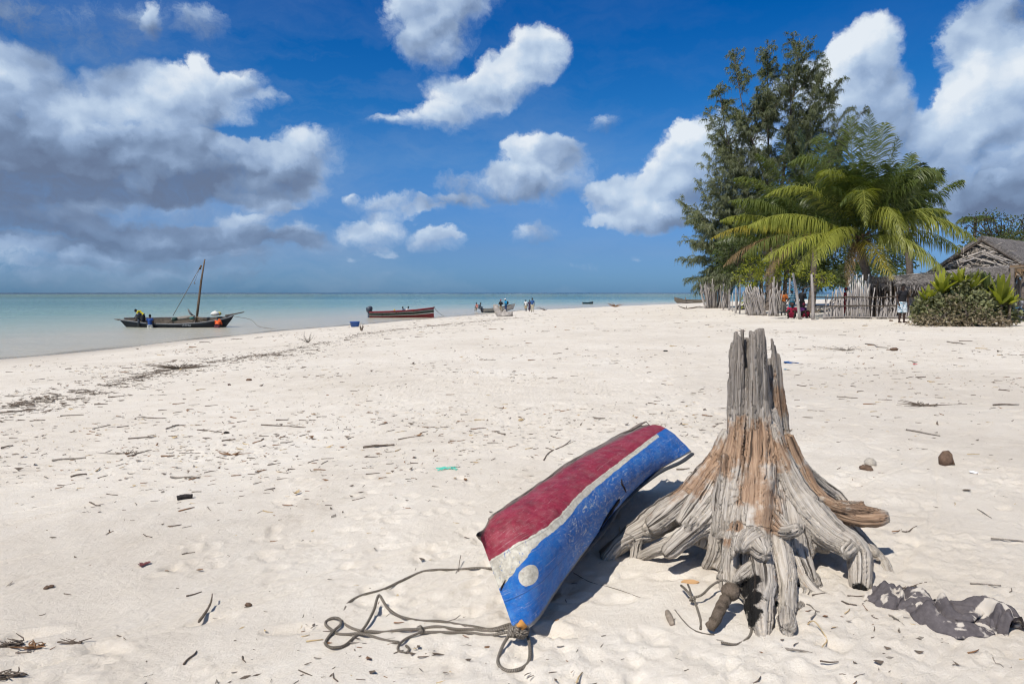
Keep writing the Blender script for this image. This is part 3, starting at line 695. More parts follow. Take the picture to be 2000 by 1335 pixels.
if nrm[20, 10].dot(CAMP - hull[20, 10]) < 0: nrm = -nrm
th = .022
inner = hull - nrm * th
# torn opening in the topside near the gunwale
hole = set()
for i in range(SN - 1):
    for j in range(NV - 1):
        pc = proj((hull[i, j] + hull[i + 1, j + 1]) / 2)
        if False and (abs((pc[0] - 1187) * .80 + (pc[1] - 1003) * .6) < 24 and abs(-(pc[0] - 1187) * .6 * -1 + (pc[1] - 1003) * .8) < 7 and j > NV - 7): hole.add((i, j))
def shell(mb, A, flip, skip=()):
    m, n = A.shape[:2]; vs = [tuple(p) for row in A for p in row]; uv = [(i / (m - 1), j / (n - 1)) for i in range(m) for j in range(n)]
    fs = [(i * n + j, (i + 1) * n + j, (i + 1) * n + j + 1, i * n + j + 1) for i in range(m - 1) for j in range(n - 1) if (i, j) not in skip]
    mb.add(vs, [f[::-1] for f in fs] if flip else fs, uv)
shell(mb, hull, False, hole); mb.build('side_planking', M_hull, canoe)
M_inwood = simple('bare grey boat wood', (.16, .13, .105), .9, .5, 9, .5)
mb = MB(); shell(mb, inner, True, hole)
for A, B in ((hull[-1], inner[-1]), (hull[:, -1], inner[:, -1]), (hull[0], inner[0])):
    mb.grid([A, B])
mb.build('inner_face', M_inwood, canoe)
# hidden side, from keel down to the sand
axd = Ka[-1] - Ka[0]; axd[2] = 0; axd /= np.linalg.norm(axd); pr = np.array([axd[1], -axd[0], 0])
oth = np.zeros((SN, 10, 3))
for i in range(SN):
    for j in range(10):
        v = j / 9; p = Ka[i] - pr * .09 * v ** 2 + pr * .03 * (1 - v); gz_ = float(H(p[0], p[1])) - .03
        p = np.array([p[0], p[1], Ka[i][2] * (1 - v) + gz_ * v]); f_ = min(1., i / 14.); f_ = f_ * f_
        jj = int(round(v * (NV - 1))); oth[i, j] = p * f_ + (hull[i, jj] - nrm[i, jj] * (th + .004) * min(1, .25 + i * .12)) * (1 - f_)
mb = MB(); shell(mb, oth, True); mb.build('far_side_planking', simple('worn grey outer wood', (.22, .18, .155), .9, .5, 12, .6), canoe)
# battered keel strip and broken stub at its end
mb = MB(); kp = [Ka[i] + np.array([0, 0, .001]) + pr * .006 for i in range(5, SN)]
mb.tube(kp, [.003 + .010 * vnoise(i * .5, 3) for i in range(len(kp))], 8, flat=.8, jag=.35)
e = Ka[-1]; mb.tube([P(1230,840,z=1.545), P(1250,828,z=1.56), P(1262,823,z=1.56), P(1272,833,z=1.54)], [.012,.018,.012,.005], 7, flat=.4)
M_keel = simple('worn dark keel', (.19, .155, .13), .9, .6, 22, .8)
mb.build('keel', M_keel, canoe)
# dark rubbing strake hanging loose below the tear
M_rub = simple('dark rubber strake', (.05, .052, .058), .7, .35, 14, .4)
mb = MB(); mb.tube(spline([P(1113,1108,z=1.11), P(1140,1076,z=1.16), P(1168,1046,z=1.20), P(1190,1018,z=1.23), P(1206,990,z=1.25), P(1222,976,z=1.27), P(1252,948,z=1.30), P(1291,920,z=1.33), P(1330,902,z=1.35), P(1352,886,z=1.36)], 6), [.021] * 30 + [.017] * 25, 8, flat=.7, jag=.1)
mb.build('rubbing_strake', M_rub, canoe)
mb = MB()
_hp = hull.reshape(-1, 3); _hn = nrm.reshape(-1, 3); _pj = np.array([proj(p) for p in _hp])
def hs(px, py, off=.004):
    d = np.hypot(_pj[:, 0] - px, _pj[:, 1] - py); k = d.argsort()[:4]; w_ = 1 / (d[k] + 1.); w_ /= w_.sum()
    return (w_[:, None] * _hp[k]).sum(0) + _hn[k[0]] * off
mb.tube(spline([hs(1209,973), hs(1199,985), hs(1190,1000), hs(1181,1016), hs(1170,1036)], 4), [.003,.005,.008,.011,.014,.016,.017,.017,.016,.015,.013,.011,.009,.007,.005,.004,.003], 8, flat=.35, jag=.6, up=_hn[400])
mb.build('tear_shade', simple('dark inside of tear', (.022, .017, .015), .95, .6, 30), canoe)  # dark patch laid on the hull stands for the shade inside the tear
mb = MB(); mb.tube([hs(1212,934), hs(1214,945), hs(1217,955), hs(1220,965)], [.002, .006, .007, .003], 6, flat=.5, jag=.5)
mb.build('split', simple('split wood', (.03, .022, .018), .95), canoe)
mb = MB(); mb.tube([hs(978,1150), hs(984,1143), hs(987,1131)], [.002, .005, .002], 6, flat=.5, jag=.5); mb.build('split', bpy.data.materials['split wood'], canoe)

# ------------------------------------------------------------------ ropes
def rope_fn(t, b):
    uvn = t.new('ShaderNodeTexCoord').outputs['UV']; s_ = t.new('ShaderNodeSeparateXYZ'); t.put(s_.inputs[0], uvn)
    tw = t.m('SINE', t.m('MULTIPLY', t.m('ADD', t.m('MULTIPLY', s_.outputs[1], 55.), s_.outputs[0]), 6.2832 * 2))
    oc = t.new('ShaderNodeTexCoord').outputs['Object']; n = t.noise(oc, 120, 3, .6); n2 = t.noise(oc, 5, 3, .5)
    c = t.ramp(t.m('ADD', t.m('MULTIPLY', tw, .18), t.m('ADD', t.m('MULTIPLY', n, .5), t.m('MULTIPLY', n2, .35))), [(.2, (.10, .085, .065)), (.45, (.21, .18, .145)), (.7, (.36, .32, .27))])
    t.put(b.inputs['Base Color'], c); t.put(b.inputs['Normal'], t.bump(t.m('ADD', tw, t.m('MULTIPLY', n, .8)), .7, .003))
M_rope = material('weathered rope', rope_fn, .95, .1)
def groundrope(mb, pts, r=.0075, lifts=None, n=6, bury=0.):
    L = []
    sp = spline([(a, b) + ((c[0],) if (c := rest) else (0.,)) for a, b, *rest in pts], n)
    for q in sp:
        p = G(q[0], q[1]); p[2] += r * (.5 - bury + .35 * math.sin(q[0] * .09)) + q[2]; L.append(p)
    mb.tube(L, r, 8)
    return L
rope = empty('mooring_rope', G(1015, 1235), 'frayed grey mooring rope knotted round the canoe bow and looping over the sand', 'rope')
mb = MB()
groundrope(mb, [(975,1109,.0),(945,1110),(897,1112),(850,1114),(822,1117),(785,1135),(740,1154),(700,1166),(682,1176),(674,1186,-.006),(668,1203,-.014),(671,1214,-.008),(680,1223),(695,1230),(712,1234),(750,1234),(790,1231),(815,1230,.004),(850,1225),(900,1229),(950,1232),(1000,1234,.02)], .0075)
mb.build('rope_strand', M_rope, rope)
mb = MB()
groundrope(mb, [(1002,1230,.03),(960,1228),(925,1225),(875,1216),(812,1211),(780,1206,.004),(757,1194,.02),(742,1181,.05),(736,1188,.045),(730,1204,.03),(712,1231,.012),(690,1246),(672,1261),(655,1266),(643,1265),(636,1258),(640,1248),(652,1236,.008),(665,1225,.012),(664,1214,.01),(652,1210,.006),(638,1214),(637,1222),(650,1233),(663,1239),(700,1241,.008),(740,1247),(779,1256)], .0072)
mb.build('rope_strand', M_rope, rope)
mb = MB()
groundrope(mb, [(817,1240,.01),(795,1247),(781,1258),(777,1268),(783,1273,-.003),(794,1273,-.006),(799,1266,-.004),(793,1260,-.004)], .006)
groundrope(mb, [(822,1238,.01),(860,1236),(900,1235),(950,1240),(997,1243,.02)], .0072)
mb.build('rope_strand', M_rope, rope)
mb = MB()
groundrope(mb, [(1008,1240,.05),(995,1255,.035),(982,1270,.02),(973,1286),(975,1300),(987,1310),(1003,1311),(1022,1303),(1033,1290),(1035,1272,.015),(1030,1255,.04),(1020,1240,.055)], .0078)
mb.build('bow_loop', M_rope, rope)
def knot(name, c, R_, r, turns, seed, par):
    rr = random.Random(seed); mb = MB()
    for k in range(turns):
        ax_ = Vector((rr.uniform(-1, 1), rr.uniform(-1, 1), rr.uniform(-1, 1))).normalized(); qd = ax_.to_track_quat('Z', 'Y')
        pts = []
        for i in range(13):
            a_ = 2 * math.pi * i / 12; v = qd @ Vector((math.cos(a_) * R_, math.sin(a_) * R_ * rr.uniform(.6, 1.), rr.uniform(-.25, .25) * R_)); pts.append(np.array(c) + np.array(v))
        mb.tube(spline(pts, 3), r, 7)
    return mb.build(name, M_rope, par)
kc = G(822, 1236); knot('knot', kc + np.array([0, 0, .018]), .017, .0075, 4, 3, rope)
kc = P(1018, 1230, z=1.05); knot('bow_knot', kc, .032, .0085, 8, 5, rope)
kc = P(1003, 1233, z=1.04); knot('bow_knot', kc, .024, .0085, 4, 6, rope)
mb = MB(); mb.tube([P(1010,1222,z=1.09), P(1018,1216,z=1.10), P(1024,1222,z=1.08), P(1018,1228,z=1.07)], [.006,.017,.014,.006], 7); mb.build('orange_rag', simple('orange rag', (.55, .26, .07), .9), rope)
mb = MB(); groundrope(mb, [(900,1098,.045),(897,1106,.02),(896,1116)], .0025); groundrope(mb, [(896,1112,.01),(890,1119,0)], .0022); mb.build('snagged_twig', M_keel, rope)
# thin line in the sand between canoe and stump
o = None
mb = MB(); groundrope(mb, [(1120,1118),(1150,1135),(1190,1146),(1225,1157),(1252,1167)], .0025, bury=.2)
o = mb.build('thin_cord', M_rope); tag(o, 'thin dark cord half buried in the sand beside the overturned canoe', 'cord')
rope2 = empty('frayed_rope', G(1345,1180), 'short knotted rope curling round the barnacled log in front of the stump', 'rope')
mb = MB()
groundrope(mb, [(1368,1228),(1369,1215),(1364,1200,.01),(1355,1184,.03),(1340,1172,.05),(1330,1158,.04)], .0065)
groundrope(mb, [(1350,1181,.03),(1347,1170,.05),(1343,1160,.05)], .0055)
groundrope(mb, [(1352,1181,.035),(1370,1178,.045),(1388,1166,.06),(1405,1162,.075),(1420,1165,.08),(1440,1176,.06),(1455,1188,.03),(1464,1204),(1468,1225),(1464,1242),(1450,1253),(1435,1259),(1408,1256)], .0062)
mb.build('rope_strand', M_rope, rope2); knot('knot', G(1352,1182) + np.array([0, 0, .035]), .013, .006, 3, 9, rope2)
mb = MB(); groundrope(mb, [(1318,1190),(1335,1212),(1352,1228),(1375,1236),(1395,1238)], .003, bury=.3); mb.build('loose_end', M_rope, rope2)

# ------------------------------------------------------------------ barnacled log, float, chip, cloth
M_bark = simple('barnacled bark', (.20, .155, .115), .95, .75, 26, 1., .1, .02)
log = empty('driftwood_log', G(1405,1200), 'short barnacled brown log with a round knob leaning on the stump roots', 'driftwood log')
mb = MB(); L = spline([G(1386,1233)+[0,0,.02], P(1395,1213,z=1.045), P(1407,1188,z=1.07), P(1418,1168,z=1.095)], 6)
mb.tube(L, [.020,.026,.024,.022,.024,.026,.027,.026,.026,.026,.027,.027,.027,.028,.028,.028,.028,.028,.028][:len(L)], 14, jag=.22); mb.build('shaft', M_bark, log)
mb = MB(); c_ = P(1427,1155, z=1.11)
Vn = []
for i in range(11):
    th_ = math.pi * i / 10
    Vn.append([c_ + .046 * np.array([math.sin(th_) * math.cos(a) * (1 + .1 * random.uniform(-1, 1)), math.sin(th_) * math.sin(a), math.cos(th_) * 1.0]) for a in np.linspace(0, 2 * math.pi, 17)])
mb.grid(Vn, flip=False); mb.build('knob', M_bark, log)
mb = MB(); mb.tube(spline([G(1303,1196)+[0,0,.008], G(1308,1210)+[0,0,.012], G(1313,1222)+[0,0,.010]], 4), [.010,.014,.016,.017,.017,.017,.016,.014,.013], 12, jag=.12)
tag(mb.build('cork_float', simple('worn cork', (.33, .27, .21), .95, .4, 30, .8)), 'small worn cylindrical wooden float lying left of the barnacled log', 'float')
mb = MB()
def chip(mb, px, py, l, w_, a_, h=.006, tilt=.0):
    c = G(px, py); d = np.array([math.cos(a_), math.sin(a_), tilt]); n_ = np.array([-math.sin(a_), math.cos(a_), 0])
    top = [c + d * l * x + n_ * w_ * y + [0, 0, h * z] for x, y, z in [(-1,-.2,1),(-.6,.8,1.6),(.3,1,2),(1,.2,1.4),(.6,-.8,1),(-.3,-.9,1.2)]]
    bot = [p - [0, 0, h] for p in top]; k = len(top)
    mb.add(top + bot, [tuple(range(k)), tuple(range(k, 2 * k))[::-1]] + [(i, k + i, k + (i + 1) % k, (i + 1) % k) for i in range(k)])
chip(mb, 1348, 1137, .05, .02, -.2); tag(mb.build('wood_chip', simple('pale orange wood', (.55, .33, .16), .8), smooth=False), 'pale orange wood chip on the sand left of the front stump root', 'wood chip')

def cloth_fn(t, b):
    oc = t.new('ShaderNodeTexCoord').outputs['Object']
    n = t.noise(oc, 5, 3, .5, 1.2); n2 = t.noise(oc, 40, 3, .6)
    sd2 = t.mr(t.m('ADD', n, t.m('MULTIPLY', n2, .10)), .635, .67)
    col = t.mix(t.m('MULTIPLY', sd2, .8), t.ramp(n2, [(.3, (.085, .075, .077)), (.7, (.13, .115, .117))]), (.60, .54, .46))
    t.put(b.inputs['Base Color'], col); t.put(b.inputs['Normal'], t.bump(t.noise(oc, 300, 2, .5), .3, .002))
M_cloth = material('dark grey cloth', cloth_fn, .95, .1)
def cloth_piece(spn, wid, name, par, seed, amp=.02, nu=46, nv_=22):
    """spine pixels with half-widths in metres, laid on the sand with folds"""
    sp = np.array(spline([G(a, b) for a, b in spn], 10)); wd = np.array(spline([(w_,) for w_ in wid], 10))[:, 0]
    ii = np.linspace(0, len(sp) - 1, nu); A = np.zeros((nu, nv_, 3))
    for k, q in enumerate(ii):
        i0 = int(q); i1 = min(i0 + 1, len(sp) - 1); f = q - i0; p = sp[i0] * (1 - f) + sp[i1] * f; w_ = wd[i0] * (1 - f) + wd[i1] * f
        d = sp[min(i0 + 2, len(sp) - 1)] - sp[max(i0 - 2, 0)]; d[2] = 0; d /= np.linalg.norm(d); n_ = np.array([-d[1], d[0], 0])
        for j in range(nv_):
            v = j / (nv_ - 1) * 2 - 1
            ed_ = 1 + .18 * float(fbm(k * .16 + seed, (1 if v > 0 else 9) + .01, 3)) * 2
            x = p + n_ * w_ * v * ed_
            fold = abs(float(fbm(k * .075 + seed, v * 1.1 + k * .05, 2))) * 2.2; fold2 = float(fbm(k * .2 + seed * 2, v * 2.5, 2)) * .6
            hgt_ = amp * (fold * 1.9 + .5 * fold2 + .55) * (1 - abs(v) ** 5)
            A[k, j] = [x[0], x[1], float(H(x[0], x[1])) + .004 + max(0, hgt_)]
    mb = MB(); mb.grid(A)
    B = A.copy(); B[:, :, 2] -= .004; mb.grid(B, flip=True)
    return mb.build(name, M_cloth, par)
cl = empty('dark_cloth', G(1800,1190), 'crumpled dark grey cloth with sand on it lying right of the stump', 'cloth')
cloth_piece([(1706,1158),(1740,1170),(1775,1180),(1812,1196)], [.10,.13,.12,.09], 'cloth_fold', cl, 2.3, .04)
cloth_piece([(1795,1196),(1830,1210),(1870,1214),(1920,1216),(1965,1222),(1992,1236)], [.07,.13,.15,.12,.09,.06], 'cloth_fold', cl, 6.1, .05, 60, 30)
mb = MB()
rl = [G(a, b) + [0, 0, h_] for a, b, h_ in [(1800,1192,.03),(1830,1196,.04),(1870,1225,.045),(1900,1222,.05),(1935,1205,.05),(1975,1206,.035),(1988,1228,.01)]]
mb.tube(spline(rl, 6), [.018 + .012 * math.sin(i * .5) ** 2 for i in range(37)], 10, flat=.6, jag=.1); mb.build('rolled_edge', M_cloth, cl)

# ------------------------------------------------------------------ shared materials for the far things
def leafmat(name, lo, hi, trans=.25, rough=.55):
    def fn(t, b):
        r = t.attr('rnd'); oc = t.new('ShaderNodeTexCoord').outputs['Object']; n = t.noise(oc, 1.3, 3, .6)
        f = t.m('ADD', t.m('MULTIPLY', r, .6), t.m('MULTIPLY', n, .4))
        c = t.ramp(f, [(.2, lo), (.8, hi)]); t.put(b.inputs['Base Color'], c)
        tr = t.new('ShaderNodeBsdfTranslucent'); t.put(tr.inputs[0], t.mix(1., c, (1.3, 1.35, .5), 'MULTIPLY'))
        mx = t.new('ShaderNodeMixShader'); mx.inputs[0].default_value = trans
        t.l.new(b.outputs[0], mx.inputs[1]); t.l.new(tr.outputs[0], mx.inputs[2])
        t.l.new(mx.outputs[0], t.n['Material Output'].inputs[0])
    return material(name, fn, rough, .35)
def streak(name, col, var=.45, sc=(30, 30, 3), rough=.9, bump=.5):
    def fn(t, b):
        oc = t.new('ShaderNodeTexCoord').outputs['Object']; r = t.attr('rnd')
        n = t.noise(t.scalev(oc, sc), 1, 4, .65)
        f = t.m('ADD', t.m('MULTIPLY', n, .75), t.m('MULTIPLY', r, .25))
        t.put(b.inputs['Base Color'], t.ramp(f, [(.3, tuple(c * (1 - var) for c in col)), (.65, tuple(min(1, c * (1 + var)) for c in col))]))
        t.put(b.inputs['Normal'], t.bump(n, bump, .03))
    return material(name, fn, rough, .2)
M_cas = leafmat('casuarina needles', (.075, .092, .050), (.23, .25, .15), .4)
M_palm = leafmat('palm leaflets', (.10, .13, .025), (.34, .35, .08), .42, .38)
M_palmd = leafmat('shaded palm leaflets', (.050, .078, .022), (.16, .19, .055), .4, .38)  # darker copy of the palm leaflets with shade put into the colour
M_palmy = leafmat('yellowing palm leaflets', (.22, .19, .03), (.40, .33, .06), .35, .45)
M_palmb = leafmat('dry palm leaflets', (.13, .085, .045), (.26, .17, .08), .2, .7)
M_trunk = streak('grey bark', (.17, .14, .115), .4, (8, 8, 20))
M_stake = streak('bleached sticks', (.32, .29, .265), .35, (20, 20, 2))
M_thatch = streak('grey thatch', (.22, .20, .185), .55, (9, 9, 9))
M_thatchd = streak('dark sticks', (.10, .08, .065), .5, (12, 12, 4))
M_skin = simple('dark skin', (.045, .026, .018), .6, .1, 8, .05)
M_hair = simple('black hair', (.012, .011, .010), .9, .1, 30, .4)

# ------------------------------------------------------------------ casuarina
rng = random.Random(21)
def needles(mb, path, n, ln, wd, a0):
    """drooping clusters of needle blades along a twig"""
    m = len(path)
    for _ in range(n):
        q = rng.random() ** .7 * (m - 1.001); i = int(q); f = q - i
        p = path[i] * (1 - f) + path[i + 1] * f; d = path[i + 1] - path[i]; d = d / (np.linalg.norm(d) + 1e-6)
        v = d * rng.uniform(.2, .9) + np.array([rng.gauss(0, .5), rng.gauss(0, .5), rng.gauss(-.15, .35)])
        v /= np.linalg.norm(v); L = ln * rng.uniform(.5, 1.2)
        mid = p + v * L * .45; tip = mid + (v * .5 + np.array([0, 0, -1.0])) * L * .6
        s_ = np.cross(v, [rng.gauss(0, 1), rng.gauss(0, 1), rng.gauss(0, 1)]); s_ = s_ / (np.linalg.norm(s_) + 1e-6) * wd
        a = min(1, max(0, a0 + rng.uniform(-.3, .3)))
        mb.add([p - s_ * .4, p + s_ * .4, mid + s_, mid - s_, tip], [(0, 1, 2, 3), (3, 2, 4)], None, a)
YC = 68.
tb = G(1512, 596); TB = np.array([tb[0], YC, 1.2]); TB[0] = P(1512, 590, Y=YC)[0]
cas = empty('casuarina_tree', TB, 'tall dark feathery casuarina tree rising behind the coconut palms', 'tree')
trk = MB(); lim = MB(); fol = MB()
stems = []
for (bx, tx, ty, dy, r0) in [(1512,1562,74,0,.26),(1500,1498,94,.8,.20),(1524,1433,112,-1.2,.18),(1490,1404,178,-.6,.15),(1530,1612,130,1.,.18)]:
    a = P(bx, 590, Y=YC + dy * .3); a[2] = 1.1; c = P(tx, ty, Y=YC + dy)
    m1 = a * .6 + c * .4; m1[0] = a[0] * .8 + c[0] * .2
    path = spline([a, m1, a * .25 + c * .75 + [rng.uniform(-.2, .2), 0, 0], c], 8); stems.append(np.array(path))
    trk.tube(path, list(1.35 * np.linspace(r0 ** .5, .12, len(path)) ** 2), 8, jag=.1)
tips = [(1433,112),(1441,130),(1498,94),(1489,120),(1550,74),(1581,84),(1563,95),(1404,178),(1416,200),(1383,222),(1640,157),(1625,180),(1612,130),(1653,211),(1650,260),(1377,323),(1329,395),(1345,430),
        (1334,505),(1361,355),(1687,215),(1345,470),(1352,545),(1370,560),(1395,270),(1400,330),(1385,400),(1365,470),(1385,520),(1400,560),(1425,480),(1420,400),(1440,320),(1660,300),(1668,250),(1600,110),(1537,110),(1465,150),(1520,130)]
while len(tips) < 275:
    x = rng.uniform(1350, 1665); y = rng.uniform(130, 560)
    top = np.interp(x, [1330, 1383, 1404, 1433, 1470, 1498, 1525, 1560, 1600, 1640, 1665], [400, 225, 185, 125, 190, 110, 170, 85, 130, 175, 240])
    if y > top + 15 and x > np.interp(y, [130, 250, 400, 480, 560], [1440, 1400, 1350, 1345, 1355]): tips.append((x, y))
for (tx, ty) in tips:
    dy = rng.uniform(-3.2, 3.2); tip = P(tx, ty, Y=YC + dy)
    best = None
    for st_ in stems:
        for k in range(3, len(st_) - 1):
            dz = tip[2] - st_[k][2]; hd = math.hypot(tip[0] - st_[k][0], tip[1] - st_[k][1])
            want = abs(dz - hd * 1.25 - .3) + hd * .35
            if best is None or want < best[0]: best = (want, st_[k])
    a = best[1]; d = tip - a; mid = a + d * .5 + np.array([rng.uniform(-.2, .2), rng.uniform(-.2, .2), -.06 * np.linalg.norm(d) + (.12 * np.linalg.norm(d) if ty > 380 else 0)])
    path = np.array(spline([a, mid, tip], 8)); Ln = np.linalg.norm(d)
    lim.tube(path, list(np.linspace(.045 if Ln > 2 else .03, .008, len(path))), 5)
    sh = np.clip(.35 + .12 * (P(1480, 300, Y=YC)[0] - tip[0]) / 3 - dy * .05, .1, .9)  # needle tone painted lighter towards the sun side, darker away from it
    nt = int(8 + Ln * 2.4)
    for k in range(nt):
        f = .25 + .75 * (k + rng.random()) / nt; q = f * (len(path) - 1.001); i = int(q); p = path[i] * (1 - (q - i)) + path[i + 1] * (q - i)
        dd = path[i + 1] - path[i]; dd /= np.linalg.norm(dd)
        out = dd * .9 + np.array([rng.gauss(0, .55), rng.gauss(0, .55), rng.gauss(.1, .3)]); out /= np.linalg.norm(out)
        l2 = rng.uniform(.8, 2.0) * (1.25 - .6 * f)
        tw = np.array(spline([p, p + out * l2 * .55, p + out * l2 + [0, 0, -.22 * l2]], 4))
        lim.tube(tw, [.010, .008, .006, .005, .004, .004, .003, .003, .003][:len(tw)], 3, cap=False)
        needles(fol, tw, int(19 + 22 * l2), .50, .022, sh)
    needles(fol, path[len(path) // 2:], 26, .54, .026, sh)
for st_ in stems:            # short feathery shoots all the way up the stems
    for k in range(46):
        i = rng.randint(len(st_) // 4, len(st_) - 2); p = st_[i] + (st_[i + 1] - st_[i]) * rng.random(); az = rng.uniform(0, 6.28)
        l2 = rng.uniform(.8, 2.0) * (1.2 - .6 * i / len(st_)); o2 = np.array([math.cos(az), math.sin(az), rng.uniform(.5, 1.4)]); o2 /= np.linalg.norm(o2)
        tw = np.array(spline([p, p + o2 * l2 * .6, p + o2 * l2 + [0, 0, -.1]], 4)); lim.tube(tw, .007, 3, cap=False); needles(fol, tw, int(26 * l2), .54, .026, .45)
trk.build('trunk', M_trunk, cas); lim.build('branches', M_trunk, cas); fol.build('crown', M_cas, cas)

# ------------------------------------------------------------------ coconut palms
def frond(mb, P0, P1, P2, n=54, ll=.85, wd=.026, hang=.75, rs=.03, a0=.5, tipl=.35):
    P0, P1, P2 = map(np.array, (P0, P1, P2)); m = 22; n = int(n * 1.4); ll = ll * 1.32; hj = rng.uniform(.6, 1.25)
    path = [(1 - f) ** 2 * P0 + 2 * f * (1 - f) * P1 + f * f * P2 for f in np.linspace(0, 1, m)]
    mb.tube(path, list(np.linspace(rs, .006, m)), 4, a=.95, cap=False)
    for k in range(n):
        f = .13 + .87 * (k + .5 * rng.random()) / n; q = f * (m - 1.001); i = int(q); p = path[i] * (1 - (q - i)) + path[i + 1] * (q - i)
        d = path[min(i + 1, m - 1)] - path[i]; d /= np.linalg.norm(d)
        side = np.cross(d, [0, 0, 1]); sn = np.linalg.norm(side); side = side / sn if sn > .1 else np.array([1, 0, 0]); upv = np.cross(side, d)
        L = ll * (math.sin(math.pi * min(1, .18 + .72 * f)) ** .6) * (1 if f < .8 else 1 - (f - .8) / .2 * (1 - tipl)) * rng.uniform(.85, 1.1)
        for sg in (-1, 1):
            v = side * sg * .8 + d * (.50 + .45 * f) + upv * rng.uniform(-.15, .35) + np.array([rng.gauss(0, .14), rng.gauss(0, .14), rng.gauss(0, .14)]); v = v + np.array([0, 0, -.42 * hang * hj]); v /= np.linalg.norm(v)
            h = hang * rng.uniform(.55, 1.4) * hj
            p1 = p + v * L * .4; v2 = v + np.array([0, 0, -h]); v2 /= np.linalg.norm(v2); p2 = p1 + v2 * L * .35
            v3 = v2 + np.array([0, 0, -h]); v3 /= np.linalg.norm(v3); p3 = p2 + v3 * L * .3
            wv = np.cross(v, upv); wv = d * wd
            a = min(1, max(0, a0 + rng.uniform(-.25, .25)))
            mb.add([p - wv * .5, p + wv * .5, p1 + wv, p1 - wv, p2 + wv * .8, p2 - wv * .8, p3], [(0, 1, 2, 3), (3, 2, 4, 5), (5, 4, 6)], None, a)
def palm(name, Cp, Yc, base, label, spec, auto, seed):
    global rng; rng = random.Random(seed)
    Cc = P(Cp[0], Cp[1], Y=Yc); b = np.array(base)
    t_ = empty(name, b, label, 'palm tree')
    mb = MB(); path = spline([b - [0, 0, .2], b * .6 + Cc * .4 + [.12, 0, 0], Cc - [0, 0, .2]], 10)
    mb.tube(path, [.30 - .10 * min(1, i / 8) + .014 * (i % 2) for i in range(len(path))], 12, jag=.08); mb.build('trunk', M_trunk, t_)
    mb = MB()                    # fibrous boot and hanging husks
    for k in range(34):
        a_ = rng.uniform(0, 6.28); z0 = rng.uniform(-.6, .25); p = Cc + [.2 * math.cos(a_), .2 * math.sin(a_), z0]
        o_ = np.array([math.cos(a_), math.sin(a_), rng.uniform(-.2, .9)]); mb.tube([p, p + o_ * .35, p + o_ * .5 + [0, 0, -.5 * rng.random()]], [.07, .05, .02], 5, flat=.5, jag=.3)
    mb.build('crown_base', M_palmb, t_)
    for (c1, tp, dy, mat, kw) in spec:
        mb = MB(); st_ = Cc + np.array([0, 0, .1]) + (P(tp[0], tp[1], Y=Yc) - Cc) * .04
        frond(mb, st_, P(c1[0], c1[1], Y=Yc + dy * .45), P(tp[0], tp[1], Y=Yc + dy), **kw); mb.build('frond', mat, t_)
    for k in range(auto):
        az = k * 2.39996 + seed; el = R(rng.uniform(5, 78)); L = rng.uniform(4.2, 5.4)
        if math.sin(az) < 0 and el < .9: el = R(rng.uniform(55, 80))
        d = np.array([math.cos(az) * math.cos(el), math.sin(az) * math.cos(el), math.sin(el)])
        tip = Cc + d * L + [0, 0, -L * .42 * math.cos(el)]; ctl = Cc + d * L * .58 + [0, 0, .5]
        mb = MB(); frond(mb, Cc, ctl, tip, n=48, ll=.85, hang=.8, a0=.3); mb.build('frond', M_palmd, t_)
    return t_
g_, y_, b_, d_ = M_palm, M_palmy, M_palmb, M_palmd
K = lambda **k: dict(k)
